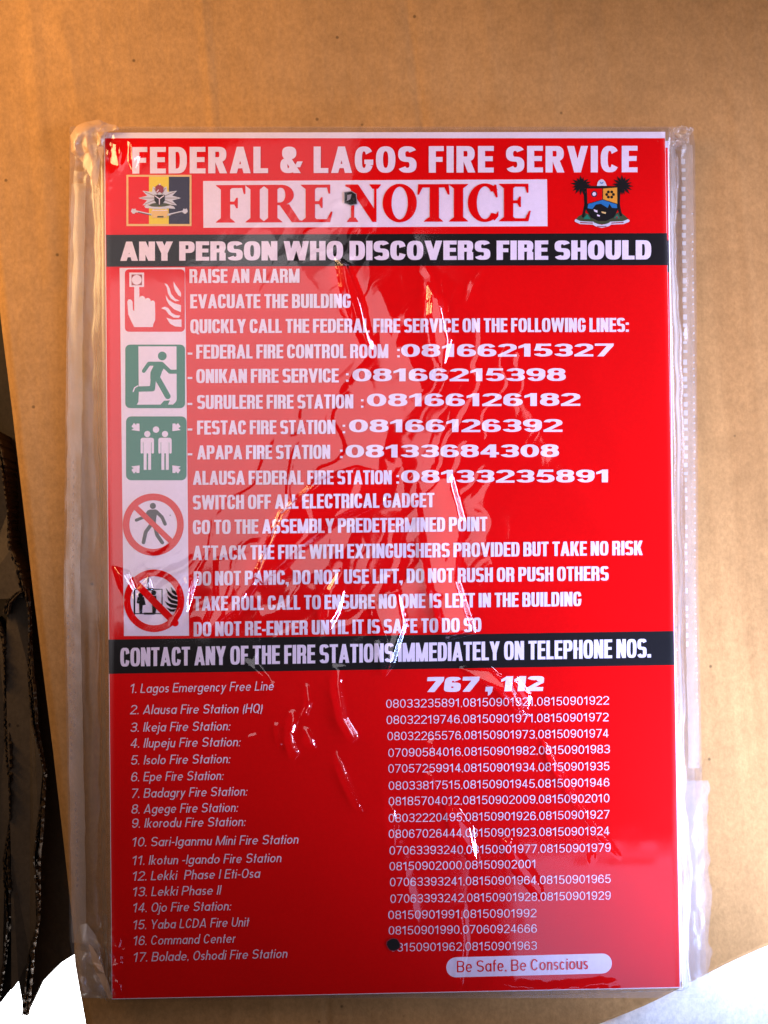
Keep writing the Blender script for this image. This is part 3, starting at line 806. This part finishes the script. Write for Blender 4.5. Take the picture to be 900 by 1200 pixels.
# ---- pictograms
a = Art(Z3); z = Zoom(a, 110, 300, 6.923)
z.rrect(252, 108, 738, 615, 34, 'red')
z.rect(288, 135, 408, 252, 'white'); z.rect(306, 151, 391, 238, 'darkred'); z.disc(348, 194, 40, 'white')
z.poly([(328, 240), (368, 240), (370, 338), (380, 327), (395, 324), (410, 331), (418, 348), (432, 341), (446, 342), (458, 352), (463, 368), (474, 361), (487, 363), (496, 376), (498, 470), (497, 520), (482, 555), (479, 577), (328, 577), (304, 530), (280, 475), (272, 372), (279, 355), (292, 351), (306, 358), (314, 372), (318, 438), (328, 447)], 'white')
z.poly([(648, 208), (664, 236), (690, 272), (708, 300), (706, 332), (684, 318), (660, 282), (648, 245)], 'white')
z.poly([(572, 222), (596, 230), (614, 262), (628, 308), (658, 345), (697, 364), (660, 368), (625, 345), (602, 305), (592, 255)], 'white')
z.poly([(582, 318), (606, 355), (648, 382), (708, 400), (706, 456), (650, 432), (610, 395), (590, 358)], 'white')
z.poly([(545, 425), (575, 411), (604, 422), (632, 462), (664, 480), (702, 484), (690, 502), (648, 500), (608, 474), (582, 438)], 'white')
z.poly([(588, 500), (640, 517), (711, 515), (712, 576), (660, 572), (618, 550)], 'white')
o = a.build('pictogram', sign); o['label'] = 'red pictogram of a finger pressing an alarm button beside flames'
a = Art(Z3); z = Zoom(a, 130, 395, 9)
z.rrect(152, 80, 782, 750, 52, 'green')
z.poly([(290, 98), (692, 98), (694, 665), (680, 690), (655, 712), (272, 714), (290, 685), (294, 600)], 'white')
z.poly([(520, 716), (560, 672), (622, 668), (600, 716)], 'green')
z.disc(542, 200, 46, 'green')
z.poly([(395, 260), (540, 260), (566, 280), (572, 310), (540, 360), (525, 410), (500, 450), (415, 440), (418, 370), (450, 305)], 'green')
z.limb([(540, 283), (400, 282), (347, 358)], 40, 'green'); z.limb([(540, 285), (622, 366), (700, 366)], 42, 'green')
z.limb([(452, 400), (438, 545), (275, 549)], 56, 'green'); z.limb([(478, 410), (600, 625)], 60, 'green')
z.limb([(285, 516), (250, 535), (236, 575)], 12, 'white')
o = a.build('pictogram', sign); o['label'] = 'green pictogram of a running figure leaving through a door'
a = Art(Z3); z = Zoom(a, 130, 480, 9)
z.rrect(160, 72, 798, 745, 56, 'green')
z.disc(476, 211, 34, 'white')
for cx in (384, 571):
    z.disc(cx, 258, 33, 'white')
    z.limb([(cx - 46, 322), (cx + 46, 322)], 50, 'white'); z.rect(cx - 46, 310, cx + 46, 462, 'white')
    z.limb([(cx - 58, 325), (cx - 58, 452)], 25, 'white'); z.limb([(cx + 58, 325), (cx + 58, 452)], 25, 'white')
    z.rect(cx - 38, 455, cx - 7, 636, 'white'); z.rect(cx + 9, 455, cx + 40, 636, 'white')
    z.rect(cx - 45, 345, cx - 41, 462, 'green'); z.rect(cx + 41, 345, cx + 45, 462, 'green')
for (ox, oy, sx, sy) in ((258, 188, 1, 1), (694, 188, -1, 1), (258, 628, 1, -1), (694, 628, -1, -1)):
    z.poly([(ox + sx * u, oy + sy * v) for u, v in ((46, 40), (-44, 28), (-18, 10), (-42, -8), (-14, -48), (8, -26), (14, -42), (44, -40))], 'white')
o = a.build('pictogram', sign); o['label'] = 'green pictogram of two standing figures at an assembly point'
a = Art(Z3); z = Zoom(a, 130, 570, 9)
z.disc(443, 206, 32, 'grey'); z.poly([(390, 255), (410, 244), (478, 244), (494, 260), (478, 330), (474, 400), (410, 400), (408, 330), (375, 300)], 'grey')
z.limb([(396, 268), (368, 316), (268, 356)], 32, 'grey'); z.limb([(482, 268), (540, 325), (572, 396)], 36, 'grey')
z.limb([(430, 395), (368, 480), (344, 590)], 38, 'grey'); z.limb([(458, 395), (488, 515), (542, 592)], 38, 'grey')
z.limb([(250, 210), (630, 575)], 58, 'red'); z.ring(447, 403, 322, 252, 'red', e=1.02); z.disc(626, 305, 6, 'grey')
o = a.build('pictogram', sign); o['label'] = 'round red prohibition pictogram crossing out a walking figure'
a = Art(Z3); z = Zoom(a, 120, 650, 7.5)
for (x0, y0, x1, y1, ww) in ((282, 300, 282, 522, 14), (282, 304, 525, 304, 8), (525, 304, 525, 522, 9), (282, 518, 525, 518, 9), (402, 195, 402, 305, 10), (370, 518, 455, 518, 18)):
    z.limb([(x0, y0), (x1, y1)], ww, 'black')
z.disc(338, 356, 22, 'black'); z.poly([(310, 372), (366, 372), (382, 440), (355, 445), (350, 515), (326, 515), (322, 430), (302, 425)], 'black')
z.disc(452, 335, 22, 'black'); z.limb([(400, 305), (440, 305)], 22, 'black'); z.poly([(432, 360), (474, 360), (480, 440), (468, 515), (440, 515), (436, 430)], 'black')
z.poly([(600, 280), (640, 320), (668, 360), (640, 356), (612, 330)], 'black'); z.poly([(556, 290), (590, 330), (620, 356), (668, 372), (664, 400), (610, 384), (578, 350)], 'black')
z.poly([(570, 362), (610, 396), (668, 412), (660, 436), (606, 424), (580, 400)], 'black'); z.poly([(548, 408), (590, 430), (664, 446), (655, 470), (600, 464), (568, 440)], 'black')
z.poly([(560, 462), (610, 480), (650, 478), (630, 502), (596, 500)], 'black')
z.limb([(270, 225), (640, 600)], 62, 'red'); z.ring(455, 405, 266, 208, 'red', e=1.035)
o = a.build('pictogram', sign); o['label'] = 'round red prohibition pictogram crossing out a lift with flames beside it'
# service emblem on red, yellow and dark stripes
a = Art(Z3); z = Zoom(a, 140, 195, 9)
z.rect(74, 90, 760, 630, 'peach'); z.rect(94, 110, 312, 608, 'red'); z.rect(312, 110, 521, 608, 'yellow'); z.rect(521, 110, 740, 608, 'navy')
pts = []
for i in range(20):
    q = 2 * math.pi * i / 20; rr = 1.0 if i % 2 == 0 else 0.62
    pts.append((425 + 225 * rr * math.cos(q), 335 + 130 * rr * math.sin(q)))
z.poly(pts, 'silver')
for i in range(10):
    q = 2 * math.pi * i / 10
    z.limb([(425 + 60 * math.cos(q), 335 + 34 * math.sin(q)), (425 + 190 * math.cos(q), 335 + 108 * math.sin(q))], 9, 'pale')
z.limb([(160, 472), (330, 508), (425, 520), (530, 508), (690, 472)], 20, 'silver')
z.limb([(200, 486), (330, 515)], 8, 'grey'); z.limb([(545, 512), (660, 484)], 8, 'grey')
for sx in (152, 693): z.poly([(sx - 30, 478), (sx - 18, 445), (sx, 452), (sx + 18, 445), (sx + 30, 478), (sx + 8, 500), (sx - 10, 500)], 'silver')
z.poly([(300, 415), (350, 392), (425, 380), (500, 392), (560, 410), (520, 425), (340, 428)], 'olive')
z.poly([(290, 405), (262, 420), (275, 440), (330, 445), (420, 452), (520, 445), (590, 448), (575, 425), (540, 412), (430, 432), (340, 425)], 'silver')
z.poly([(368, 300), (478, 300), (480, 360), (455, 398), (425, 412), (395, 398), (368, 360)], 'black')
z.limb([(376, 312), (422, 345), (422, 400)], 10, 'white'); z.limb([(468, 312), (422, 345)], 10, 'white')
z.poly([(378, 215), (400, 200), (420, 188), (445, 204), (466, 218), (466, 265), (445, 285), (425, 270), (400, 285), (380, 262)], 'darkred')
z.limb([(396, 270), (412, 250)], 10, 'white'); z.disc(426, 192, 8, 'white')
z.poly([(330, 470), (520, 470), (500, 545), (350, 545)], 'peach'); z.limb([(350, 465), (505, 465)], 9, 'white'); z.rect(400, 525, 466, 541, 'olive')
o = a.build('emblem', sign); o['label'] = 'service badge with silver star on red, yellow and dark stripes'
# coat of arms with palms
a = Art(Z3); z = Zoom(a, 660, 195, 10)
z.poly([(150, 620), (180, 585), (260, 545), (330, 575), (450, 600), (580, 570), (660, 530), (730, 585), (765, 620), (740, 650), (450, 680), (160, 650)], 'olive')
for (tx, pts_) in ((1, [(225, 250), (255, 340), (262, 440), (250, 510), (232, 585)]), (1, [(668, 250), (652, 340), (648, 440), (660, 510), (675, 570)])):
    z.limb(pts_, 30, 'black')
r = random.Random(3)
for (cx, cy) in ((208, 218), (690, 220)):
    z.disc(cx, cy, 46, 'black')
    for i in range(15):
        q = 2 * math.pi * i / 15 + r.uniform(-.1, .1); L = r.uniform(104, 132)
        ex, ey = cx + L * math.cos(q), cy + L * math.sin(q) + 10
        z.poly([(cx + 9 * math.sin(q), cy - 9 * math.cos(q)), (cx + .6 * (ex - cx) + 15 * math.sin(q), cy + .6 * (ey - cy) - 13 * math.cos(q)), (ex, ey), (cx + .6 * (ex - cx) - 15 * math.sin(q), cy + .6 * (ey - cy) + 13 * math.cos(q)), (cx - 9 * math.sin(q), cy + 9 * math.cos(q))], 'black')
z.poly([(262, 232), (640, 232), (645, 500), (590, 600), (455, 665), (325, 600), (262, 500)], 'black')
z.poly([(276, 262), (456, 262), (456, 388), (282, 438)], 'red'); z.poly([(466, 262), (630, 250), (632, 440), (466, 388)], 'orange')
z.poly([(290, 445), (458, 396), (628, 448), (630, 492), (570, 488), (540, 440), (520, 490), (440, 440), (380, 450), (340, 502), (284, 492)], 'blue')
z.disc(362, 326, 36, 'navy'); z.disc(362, 326, 22, 'white')
for i in range(6):
    q = math.pi * i / 3; z.disc(547 + 40 * math.cos(q), 332 + 34 * math.sin(q), 17, 'black')
z.disc(547, 332, 12, 'orange')
z.poly([(392, 232), (402, 190), (420, 165), (445, 153), (470, 160), (490, 182), (508, 230)], 'silver'); z.poly([(425, 180), (450, 195), (472, 180), (462, 205), (435, 205)], 'blue')
z.poly([(355, 505), (400, 520), (398, 545), (362, 530)], 'white'); z.poly([(445, 530), (500, 540), (495, 560), (450, 548)], 'peach'); z.poly([(395, 565), (430, 575), (425, 592), (395, 585)], 'white')
z.poly([(230, 620), (280, 560), (320, 620)], 'green'); z.poly([(590, 610), (630, 560), (665, 615)], 'green'); z.disc(627, 600, 13, 'darkred')
z.limb([(150, 640), (200, 662), (350, 668), (385, 690), (450, 706), (520, 690), (555, 668), (700, 662), (757, 640)], 34, 'silver')
z.limb([(200, 662), (340, 668)], 12, 'darkred'); z.limb([(565, 668), (700, 660)], 12, 'darkred'); z.limb([(400, 706), (500, 706)], 10, 'darkred')
z.limb([(370, 655), (530, 655)], 22, 'olive')
o = a.build('emblem', sign); o['label'] = 'coat of arms with a shield between two dark palms'
# nail holes: flat black patches painted for the dark inside, with worn rims
def hole(pts, rim):
    a = Art(T + 0.0004)
    cx = sum(p[0] for p in pts) / len(pts); cy = sum(p[1] for p in pts) / len(pts)
    a.poly([(cx + (x - cx) * 1.12, cy + (y - cy) * 1.12) for x, y in pts], rim); a.poly(pts, 'hole')
    o = a.build('nail_hole', sign); return o
fl = Art(T + 0.0005); fl.poly([(407, 229), (412, 228), (410.5, 234), (406.5, 236)], 'pale'); fl.poly([(412.5, 233), (416, 232), (415, 237)], 'grey'); fl.build('nail_hole_glint', sign)  # glint at the hole painted as small flat grey shapes
hole([(404, 226), (412, 225), (417, 228), (418, 239), (411, 240.5), (404, 238)], 'pale')
hole([(453 + 8 * math.cos(i * .52) * (1 + .12 * math.sin(i * 2.1)), 1106 + 7.5 * math.sin(i * .52)) if False else (461 + 7.6 * math.cos(i * .52) * (1 + .1 * math.sin(i * 2.1)), 1106.5 + 7.0 * math.sin(i * .52)) for i in range(12)], 'darkred')

# ================================================================== the clear plastic bag
bag = thing('plastic_bag', 'clear crinkled plastic bag wrapped round the stack of red notices', 'plastic bag')
def rect_d(px, py):
    """signed distance outside the sign's outline, in photo pixels; also each side"""
    l = (122 + (py - 155) * 0.0089) - px
    r_ = px - (779.5 + (py - 155) * 0.018)
    t_ = 155 - py
    b_ = py - (1171 - (px - 131) * 0.0203)
    ox = np.maximum(np.maximum(l, r_), 0); oy = np.maximum(np.maximum(t_, b_), 0)
    d = np.hypot(ox, oy)
    return np.where(d > 0, d, np.maximum(np.maximum(l, r_), np.maximum(t_, b_))), l, r_, t_, b_

def film_left(y): return np.interp(y, [140, 200, 400, 700, 1000, 1100, 1175], [84, 84, 80, 77, 83, 84, 96])
def film_right(y): return np.interp(y, [140, 170, 500, 700, 900, 1180], [808, 812, 815, 816, 820, 826])
def film_top(x): return np.interp(x, [80, 130, 200, 500, 780, 830], [146, 149, 151, 152, 151, 152])
def film_bot(x): return np.interp(x, [80, 130, 300, 530, 800, 830], [1164, 1174, 1171, 1168, 1162, 1166])
gv, gu = np.meshgrid(np.linspace(0, 1, 640), np.linspace(0, 1, 460), indexing='ij')
py = 150 + gv * 1015
px = film_left(py) + gu * (film_right(py) - film_left(py))
tp, bt = film_top(px), film_bot(px)
py = tp + gv * (bt - tp)
px = film_left(py) + gu * (film_right(py) - film_left(py)) + 1.6 * N1(py / 23, gv * 0) * (1 - smooth(gu * 12)) + 1.5 * N2(py / 31, gv * 0) * smooth((gu - .92) * 12)
d, l_, r_, t_, b_ = rect_d(px, py)

def rot2(x, y, a): c, s = math.cos(a), math.sin(a); return x * c + y * s, -x * s + y * c
# drape: lies on the sign, falls to the cardboard beyond its edge
zz = (T + 0.0009) + (0.0012 - (T + 0.0009)) * smooth((d - 1.5) / np.where((l_ > 1) | (r_ > 1), 17 + 4 * fbm(N3, py / 55 + 4, px * 0 + 2, 2), 13))
# gentle undulation that tilts the film a little
zz = zz + 0.0010 * fbm(N1, px / 200 + 3.1, py / 260, 2)
# long soft folds running from the upper right to the lower left
u, v = rot2(px, py, math.radians(118))
wu = u + 22 * fbm(N2, px / 70, py / 70, 3); wv = v + 22 * fbm(N3, px / 70, py / 70, 3)
band = np.exp(-((px - 455 + (py - 420) * 0.30) / 165.0) ** 2) * smooth((py - 190) / 120) * (1 - smooth((py - 690) / 90))
ridg = 1 - np.abs(fbm(N4, wv / 34, wu / 190, 2, 0.4)) * 2
zz = zz + 0.00042 * band * np.clip(ridg, 0, 1) ** 1.5
# small crinkles, stronger in the lower middle
low = smooth((py - 640) / 120) * np.exp(-((px - 420) / 260.0) ** 2)
cr = 1 - np.abs(fbm(N1, wv / 17 + 5, wu / 80, 2, 0.5)) * 2.2
zz = zz + 0.00014 * (0.04 + 0.5 * band + 0.0 * low) * np.clip(cr, 0, 1) ** 2
# individual creases, traced as ridges
def ridge(pts, h, wd, sharp=1.4, taper=True):
    global zz
    dd, t, s = seg_dist(px + 1.4 * N3(px / 9, py / 9), py + 1.4 * N4(px / 9, py / 9), pts)
    prof = np.exp(-(dd / wd) ** sharp)
    if taper: prof = prof * smooth(t * 6) * smooth((1 - t) * 6) if len(pts) > 1 else prof
    zz = zz + h * prof
R_ = [
    ([(322, 845), (330, 875)], .0004, 2.5), ([(232, 742), (262, 712), (300, 655), (345, 612)], .0004, 12), ([(288, 770), (310, 792), (322, 806)], .0004, 2.2),
    ([(600, 440), (640, 520), (700, 600), (760, 660)], .0005, 12), ([(690, 420), (735, 520), (765, 600)], .0004, 11),
    ([(640, 470), (680, 555), (720, 640)], .00025, 6), ([(440, 330), (470, 400), (500, 470)], .0004, 10), ([(330, 285), (360, 330), (420, 400), (440, 470)], .0003, 8),
    ([(460, 480), (440, 560), (405, 640), (395, 700)], .0004, 9), ([(520, 500), (495, 580), (520, 660), (500, 720)], .0004, 11), ([(560, 610), (585, 690), (600, 740)], .0003, 10),
    ([(560, 1150), (640, 1158), (735, 1150)], .0006, 5),
    ([(720, 880), (760, 870), (788, 868)], .0004, 3), ([(748, 932), (786, 940)], .0004, 3), ([(735, 780), (790, 800)], .0003, 4), ([(130, 162), (140, 195), (150, 170)], .0006, 5),
    ([(450, 900), (470, 1000), (490, 1090)], .0003, 5), ([(420, 700), (450, 745), (440, 790)], .0004, 5), ([(300, 690), (310, 740), (296, 790)], .0003, 3),
    ([(560, 420), (600, 410), (660, 440)], .0002, 8), ([(530, 195), (600, 205), (700, 190)], .0002, 8),
]
for pts, h, wd in R_: ridge(pts, h * 0.75, wd * 1.15)
# puckered facets: small plates of film tilted towards one of the mirrored lamps (or away from them)
def inside(poly):
    res = np.zeros(px.shape, bool); n = len(poly)
    for i in range(n):
        (ax, ay), (bx, by_) = poly[i], poly[(i + 1) % n]
        if ay == by_: continue
        c_ = ((ay > py) != (by_ > py)) & (px < (bx - ax) * (py - ay) / (by_ - ay) + ax)
        res ^= c_
    return res
def facet(poly, aim, edge=4.0, bend=0.0):
    global zz
    xs_ = [p[0] for p in poly]; ys_ = [p[1] for p in poly]
    cx, cy = sum(xs_) / len(xs_), sum(ys_) / len(ys_)
    dd, t, s_ = seg_dist(px, py, poly + [poly[0]])
    mk = np.where(inside(poly), smooth(dd / edge), 0)
    k = 1 / (3150.0 ** 2 * 0.586)
    sx_, sy_ = aim[0] - cx, aim[1] - cy
    lin_ = -(sx_ * (px - cx) + sy_ * (py - cy)) * k
    lo = min(-(sx_ * (x - cx) + sy_ * (y - cy)) * k for x, y in poly)
    zz = zz + mk * (lin_ - lo + 0.00005) + mk * bend * fbm(N2, px / 24, py / 40, 2)
WN, DR, DK = (330, 560), (745, 1095), (640, 620)
for poly, aim in (
    ([(337, 832), (346, 828), (352, 842), (346, 858), (352, 880), (344, 892), (336, 870)], WN),
    ([(351, 848), (362, 852), (372, 868), (371, 877), (355, 876), (358, 866)], WN),
    ([(355, 793), (363, 804), (367, 822), (361, 838), (350, 843), (358, 828), (357, 808)], WN),
    ([(388, 776), (406, 780), (403, 800), (408, 840), (421, 862), (412, 870), (398, 846), (390, 812)], WN),
    ([(391, 872), (402, 888), (412, 912), (428, 955), (418, 944), (403, 915), (393, 890)], WN),
    ([(284, 868), (291, 859), (306, 854), (302, 866)], WN),
    ([(326, 845), (331, 862), (330, 882), (326, 866)], WN),
    ([(278, 905 - 140), (290, 770), (312, 790), (322, 810), (306, 796), (288, 784)], WN),
    ([(456, 940), (464, 944), (468, 965), (466, 990), (458, 1006), (455, 970)], DR),
    ([(520, 776), (575, 778), (600, 800), (622, 838), (612, 842), (584, 812), (555, 800)], WN),
    ([(584, 792), (606, 790), (626, 812), (624, 840), (604, 836)], DR),
    ([(626, 842), (640, 868), (664, 905), (690, 945), (718, 985), (748, 1026), (740, 1028), (706, 990), (676, 948), (646, 900)], DR),
    ([(524, 940), (540, 946), (556, 965), (566, 1022), (552, 1012), (532, 980)], DR),
    ([(586, 982), (600, 978), (618, 1005), (640, 1035), (646, 1062), (628, 1056), (600, 1022)], DR),
    ([(684, 1000), (700, 984), (704, 1004), (698, 1036), (686, 1044)], DR),
    ([(534, 1062), (546, 1058), (552, 1100), (542, 1154), (534, 1156), (536, 1104)], DR),
    ([(500, 868), (514, 862), (510, 884), (504, 892)], DR), ([(498, 905), (510, 902), (516, 925), (506, 922)], DR),
    ([(430, 700), (470, 690), (480, 730), (464, 776), (450, 796), (446, 752)], WN),
    ([(484, 560), (530, 552), (546, 610), (540, 680), (560, 742), (520, 752), (500, 690), (490, 620)], WN),
    ([(500, 330), (520, 350), (530, 400), (520, 450), (506, 420), (498, 370)], WN),
    ([(250, 652), (300, 640), (320, 660), (280, 720), (250, 745), (232, 742), (250, 700)], WN),
    # turned away from the light
    ([(132, 662), (152, 668), (162, 690), (168, 716), (152, 706), (140, 688)], (255, 1000)),
    ([(146, 706), (160, 690), (176, 672), (182, 690), (164, 720), (158, 742), (148, 735)], (255, 1000)),
    ([(208, 690), (216, 676), (236, 672), (230, 690), (222, 726), (206, 742), (196, 735), (212, 712)], (255, 1000)),
    ([(326, 600), (372, 560), (418, 545), (470, 560), (452, 590), (400, 612), (352, 648), (310, 690), (296, 676)], DK),
    ([(392, 300), (410, 312), (428, 356), (440, 410), (432, 426), (412, 384), (398, 340)], DK),
    ([(380, 690), (400, 660), (414, 668), (402, 716), (386, 744), (376, 724)], DK),
    ([(128, 164), (148, 164), (150, 182), (142, 200), (132, 190)], (-160, 330)), ([(150, 164), (170, 164), (168, 186), (158, 206), (150, 190)], (500, -160)),
):
    facet(poly, aim, 8.0 if aim == DR else 7.5, 0.00005)
# vertical pleats along the left and right margins
ml = smooth((l_ + 6) / 14); mr = smooth((r_ + 2) / 10)
zz = zz + ml * 0.0006 * (fbm(N2, px / 13.0, py / 320, 1)) + ml * 0.00022 * fbm(N3, px / 11, py / 90, 2)
zz = zz + mr * 0.0005 * (fbm(N4, px / 12.0, py / 300, 1)) + mr * 0.00012 * fbm(N3, px / 11, py / 60, 2)
# crumpled corners
for (cx, cy, rx, ry, amp) in ((108, 172, 20, 36, .0014), (112, 1128, 26, 42, .0018), (797, 158, 20, 16, .0016), (690, 1160, 110, 5, .0004)):
    mk = np.exp(-(((px - cx) / rx) ** 2 + ((py - cy) / ry) ** 2))
    zz = zz + amp * mk * (1 - 1.8 * np.abs(fbm(N1, px / 15, py / 19, 2, .4)))
floor_z = np.where(d < 3, T + 0.00055, 0.0007)
zz = np.maximum(zz, floor_z + 0.00002 * (1 + N2(px / 20, py / 20)))
X, Y = Pn(px, py, T)
front = grid_mesh('front_film', X, Y, zz, FILM, bag)

# back film under the stack, spread on the cardboard
gv, gu = np.meshgrid(np.linspace(0, 1, 200), np.linspace(0, 1, 150), indexing='ij')
py = 149 + gv * 1020
px = film_left(py) - 2 + gu * (film_right(py) - film_left(py) + 4)
X, Y = Pn(px, py, 0.0)
zb = 0.00045 + 0.0002 * fbm(N4, px / 22, py / 70, 3)
zb = np.where((px > 135) & (px < 775), -0.0 + 0.00045, np.maximum(zb, 0.0002)) + lid_z(px, py) * 0
zb = np.maximum(zb, lid_z(px, py) + 0.00015)
grid_mesh('back_film', X, Y, zb, FILM_BACK, bag)

# sealed strips: a narrow band of welded film along each side
def strip(name, side, w0, w1, mat, zl, yr, wob, parent=bag):
    n = 260
    gv, gu = np.meshgrid(np.linspace(0, 1, n), np.linspace(0, 1, 7), indexing='ij')
    y = yr[0] + gv * (yr[1] - yr[0])
    base = film_left(y) if side < 0 else film_right(y)
    x = base + (w0 + gu * (w1 - w0)) + wob * N3(y / 17, gu * 0 + 2)
    z = zl + 0.00016 * N1(x / 8, y / 26) + 0.00005 * N2(x / 4, y / 9)
    X, Y = Pn(x, y, zl)
    return grid_mesh(name, X, Y, z, mat, parent)
strip('seal_strip', -1, 0, 17, SEAL, 0.0026, (215, 1105), 0.6)
strip('seal_strip', 1, -13, 0, SEAL, 0.0026, (170, 900), 0.6)
# perforations along the seals, too small to pick apart one by one
def perfs(side, dx, y0, y1, stp, ln, wd, mat, z, jit=.4, skip=0.0):
    v = []; f = []; y = y0; r = random.Random(int(y0 + dx * 10))
    while y < y1:
        if r.random() > skip:
            bx = float(film_left(y) if side < 0 else film_right(y)) + dx + r.uniform(-jit, jit)
            ll = ln * r.uniform(.6, 1.2); b = len(v)
            for (ax, ay) in ((-wd / 2, 0), (wd / 2, 0), (wd / 2, ll), (-wd / 2, ll)):
                q = P(bx + ax, y + ay, z); v.append(q)
            for (ax, ay) in ((-wd / 2, 0), (wd / 2, 0), (wd / 2, ll), (-wd / 2, ll)):
                q = P(bx + ax, y + ay, z); v.append((q[0], q[1], z + 0.0002))
            f += [(b + 7, b + 6, b + 5, b + 4), (b, b + 1, b + 5, b + 4), (b + 1, b + 2, b + 6, b + 5), (b + 2, b + 3, b + 7, b + 6), (b + 3, b, b + 4, b + 7)]
        y += stp * r.uniform(.9, 1.1)
    o = link_mesh('perforation_row', v, f, mat, bag); o['kind'] = 'stuff'
perfs(-1, 7.5, 540, 860, 9.4, 4.0, 1.2, DASH, 0.0034)
perfs(-1, 3.0, 720, 900, 8.3, 4.5, 2.0, DASH, 0.0034, .8, .2)
perfs(-1, 7.0, 930, 1040, 9, 4.5, 1.6, DASH, 0.0034, .8)
perfs(1, -11.5, 175, 560, 10.6, 5.5, 4.6, DASH_W, 0.0034, .4)
perfs(1, -11.5, 560, 760, 10.6, 5.5, 2.6, DASH_W, 0.0034, .4, .2)
perfs(1, -1.5, 250, 840, 8.2, 2.2, 1.8, DASH_W, 0.0034, .4, .15)

# crumpled tape on the corners
def crumple(name, cx, cy, w_, h_, z0, amp, seed, mat, ang=0, taper=0.4, n=46, label=None):
    nz = Noise(seed)
    gv, gu = np.meshgrid(np.linspace(-1, 1, n), np.linspace(-1, 1, n), indexing='ij')
    rag = 1 + .12 * nz(np.arctan2(gv, gu) * 1.6 + 9, gu * 0)
    wx = gu * w_ / 2 * (1 - taper * (gv + 1) / 2) * rag; wy = gv * h_ / 2 * (1 + .12 * nz(gu * 4, gv * 0 + 3))
    x, y = rot2(wx, wy, ang)
    x = x + cx + 2.0 * nz(gu * 2.5 + 2, gv * 2.5); y = y + cy + 2.0 * nz(gu * 2.5, gv * 2.5 + 6)
    z = z0 + amp * (1 - np.abs(gu) ** 3) * (1 - 1.7 * np.abs(fbm(nz, gu * 2.2 + 20, gv * 2.4 + 20, 2, .45)))
    z = np.maximum(z, 0.0012)
    X, Y = Pn(x, y, z0)
    o = grid_mesh(name, X, Y, z, mat, bag)
    if label: o['label'] = label
    return o
from mathutils.geometry import delaunay_2d_cdt
def folds(name, outline, step, z0, amp, seed, mat, label=None):
    """a crumpled scrap of film: large flat folds meeting at sharp creases"""
    r = random.Random(seed)
    n = len(outline); pts = []
    for i in range(n):
        (ax, ay), (bx, by_) = outline[i], outline[(i + 1) % n]
        m = max(1, int(math.hypot(bx - ax, by_ - ay) / step))
        for k in range(m): pts.append((ax + (bx - ax) * k / m, ay + (by_ - ay) * k / m))
    nb = len(pts)
    def ins(x, y):
        c = False
        for i in range(n):
            (ax, ay), (bx, by_) = outline[i], outline[(i + 1) % n]
            if (ay > y) != (by_ > y) and x < (bx - ax) * (y - ay) / (by_ - ay) + ax: c = not c
        return c
    xs = [p[0] for p in outline]; ys = [p[1] for p in outline]
    y = min(ys) + step * .7
    while y < max(ys):
        x = min(xs) + r.uniform(0, step)
        while x < max(xs):
            qx, qy = x + r.uniform(-.3, .3) * step, y + r.uniform(-.35, .35) * step
            if ins(qx, qy) and min(math.hypot(qx - a, qy - b) for a, b in pts[:nb]) > step * .45: pts.append((qx, qy))
            x += step
        y += step * 1.25
    res = delaunay_2d_cdt([Vector(p) for p in pts], [(i, (i + 1) % nb) for i in range(nb)], [], 1, 1e-4)
    v = []
    for i, p in enumerate(res[0]):
        h = z0 + (0 if i < nb else amp * r.uniform(.1, 1)) + r.uniform(0, .0004)
        q = P(p[0] + r.uniform(-.7, .7), p[1] + r.uniform(-.7, .7), z0); v.append((q[0], q[1], h))
    f = []
    for t in res[2]:
        a_, b_, c_ = [v[k] for k in t]
        up = (b_[0] - a_[0]) * (c_[1] - a_[1]) - (b_[1] - a_[1]) * (c_[0] - a_[0])
        f.append(tuple(t) if up > 0 else tuple(reversed(t)))
    o = link_mesh(name, v, f, mat, bag)
    bv = o.modifiers.new('soft_folds', 'SUBSURF'); bv.levels = 2; bv.render_levels = 2; bv.subdivision_type = 'CATMULL_CLARK'
    for p_ in o.data.polygons: p_.use_smooth = True
    cr = o.data.attributes.new('crease_edge', 'FLOAT', 'EDGE')
    for k in range(len(o.data.edges)): cr.data[k].value = r.choice((.2, .5, .9))
    if label: o['label'] = label
    return o
folds('crumpled_tape', [(90, 147), (103, 143), (117, 141), (134, 147), (126, 158), (119, 175), (114, 221), (108, 212), (98, 192), (84, 178), (83, 160)], 9, 0.0072, 0.0022, 4, TAPE, 'tan crumpled tape on the upper left corner')
folds('crumpled_tape', [(114, 146), (136, 146), (140, 152), (124, 155), (119, 190), (113, 172)], 8, 0.0082, 0.0012, 6, TAPE)
folds('crumpled_corner', [(83, 1135), (91, 1100), (94, 1084), (102, 1082), (113, 1096), (121, 1130), (132, 1170), (124, 1170), (96, 1168), (88, 1142)], 10, 0.0040, 0.0022, 12, SEAL, 'pale crumpled film on the lower left corner')
folds('crumpled_corner', [(103, 1104), (109, 1110), (120, 1132), (132, 1168), (128, 1171), (112, 1138)], 9, 0.0066, 0.0012, 15, TAPE)
crumple('crumpled_corner', 797, 160, 30, 20, 0.0060, 0.0022, 17, SEAL, 0.0, 0.2)
# clear tape patch low on the right margin
gv, gu = np.meshgrid(np.linspace(0, 1, 120), np.linspace(0, 1, 26), indexing='ij')
y = 915 + gv * 248; x = 800 + gu * (31 + 3 * N1(y / 12, gu * 0)) + gv * 2
X, Y = Pn(x, y, 0.003)
z = 0.0032 + 0.0002 * N2(x / 14, y / 40) + 0.00005 * N3(x / 6, y / 9) - 0.0008 * smooth((gu - .2) / .8)
o = grid_mesh('tape_patch', X, Y, z, film_mat('clear_tape', 1.2, 0.18, 0.10, hcol=(0.85, 0.85, 0.90), bump=.08), bag)
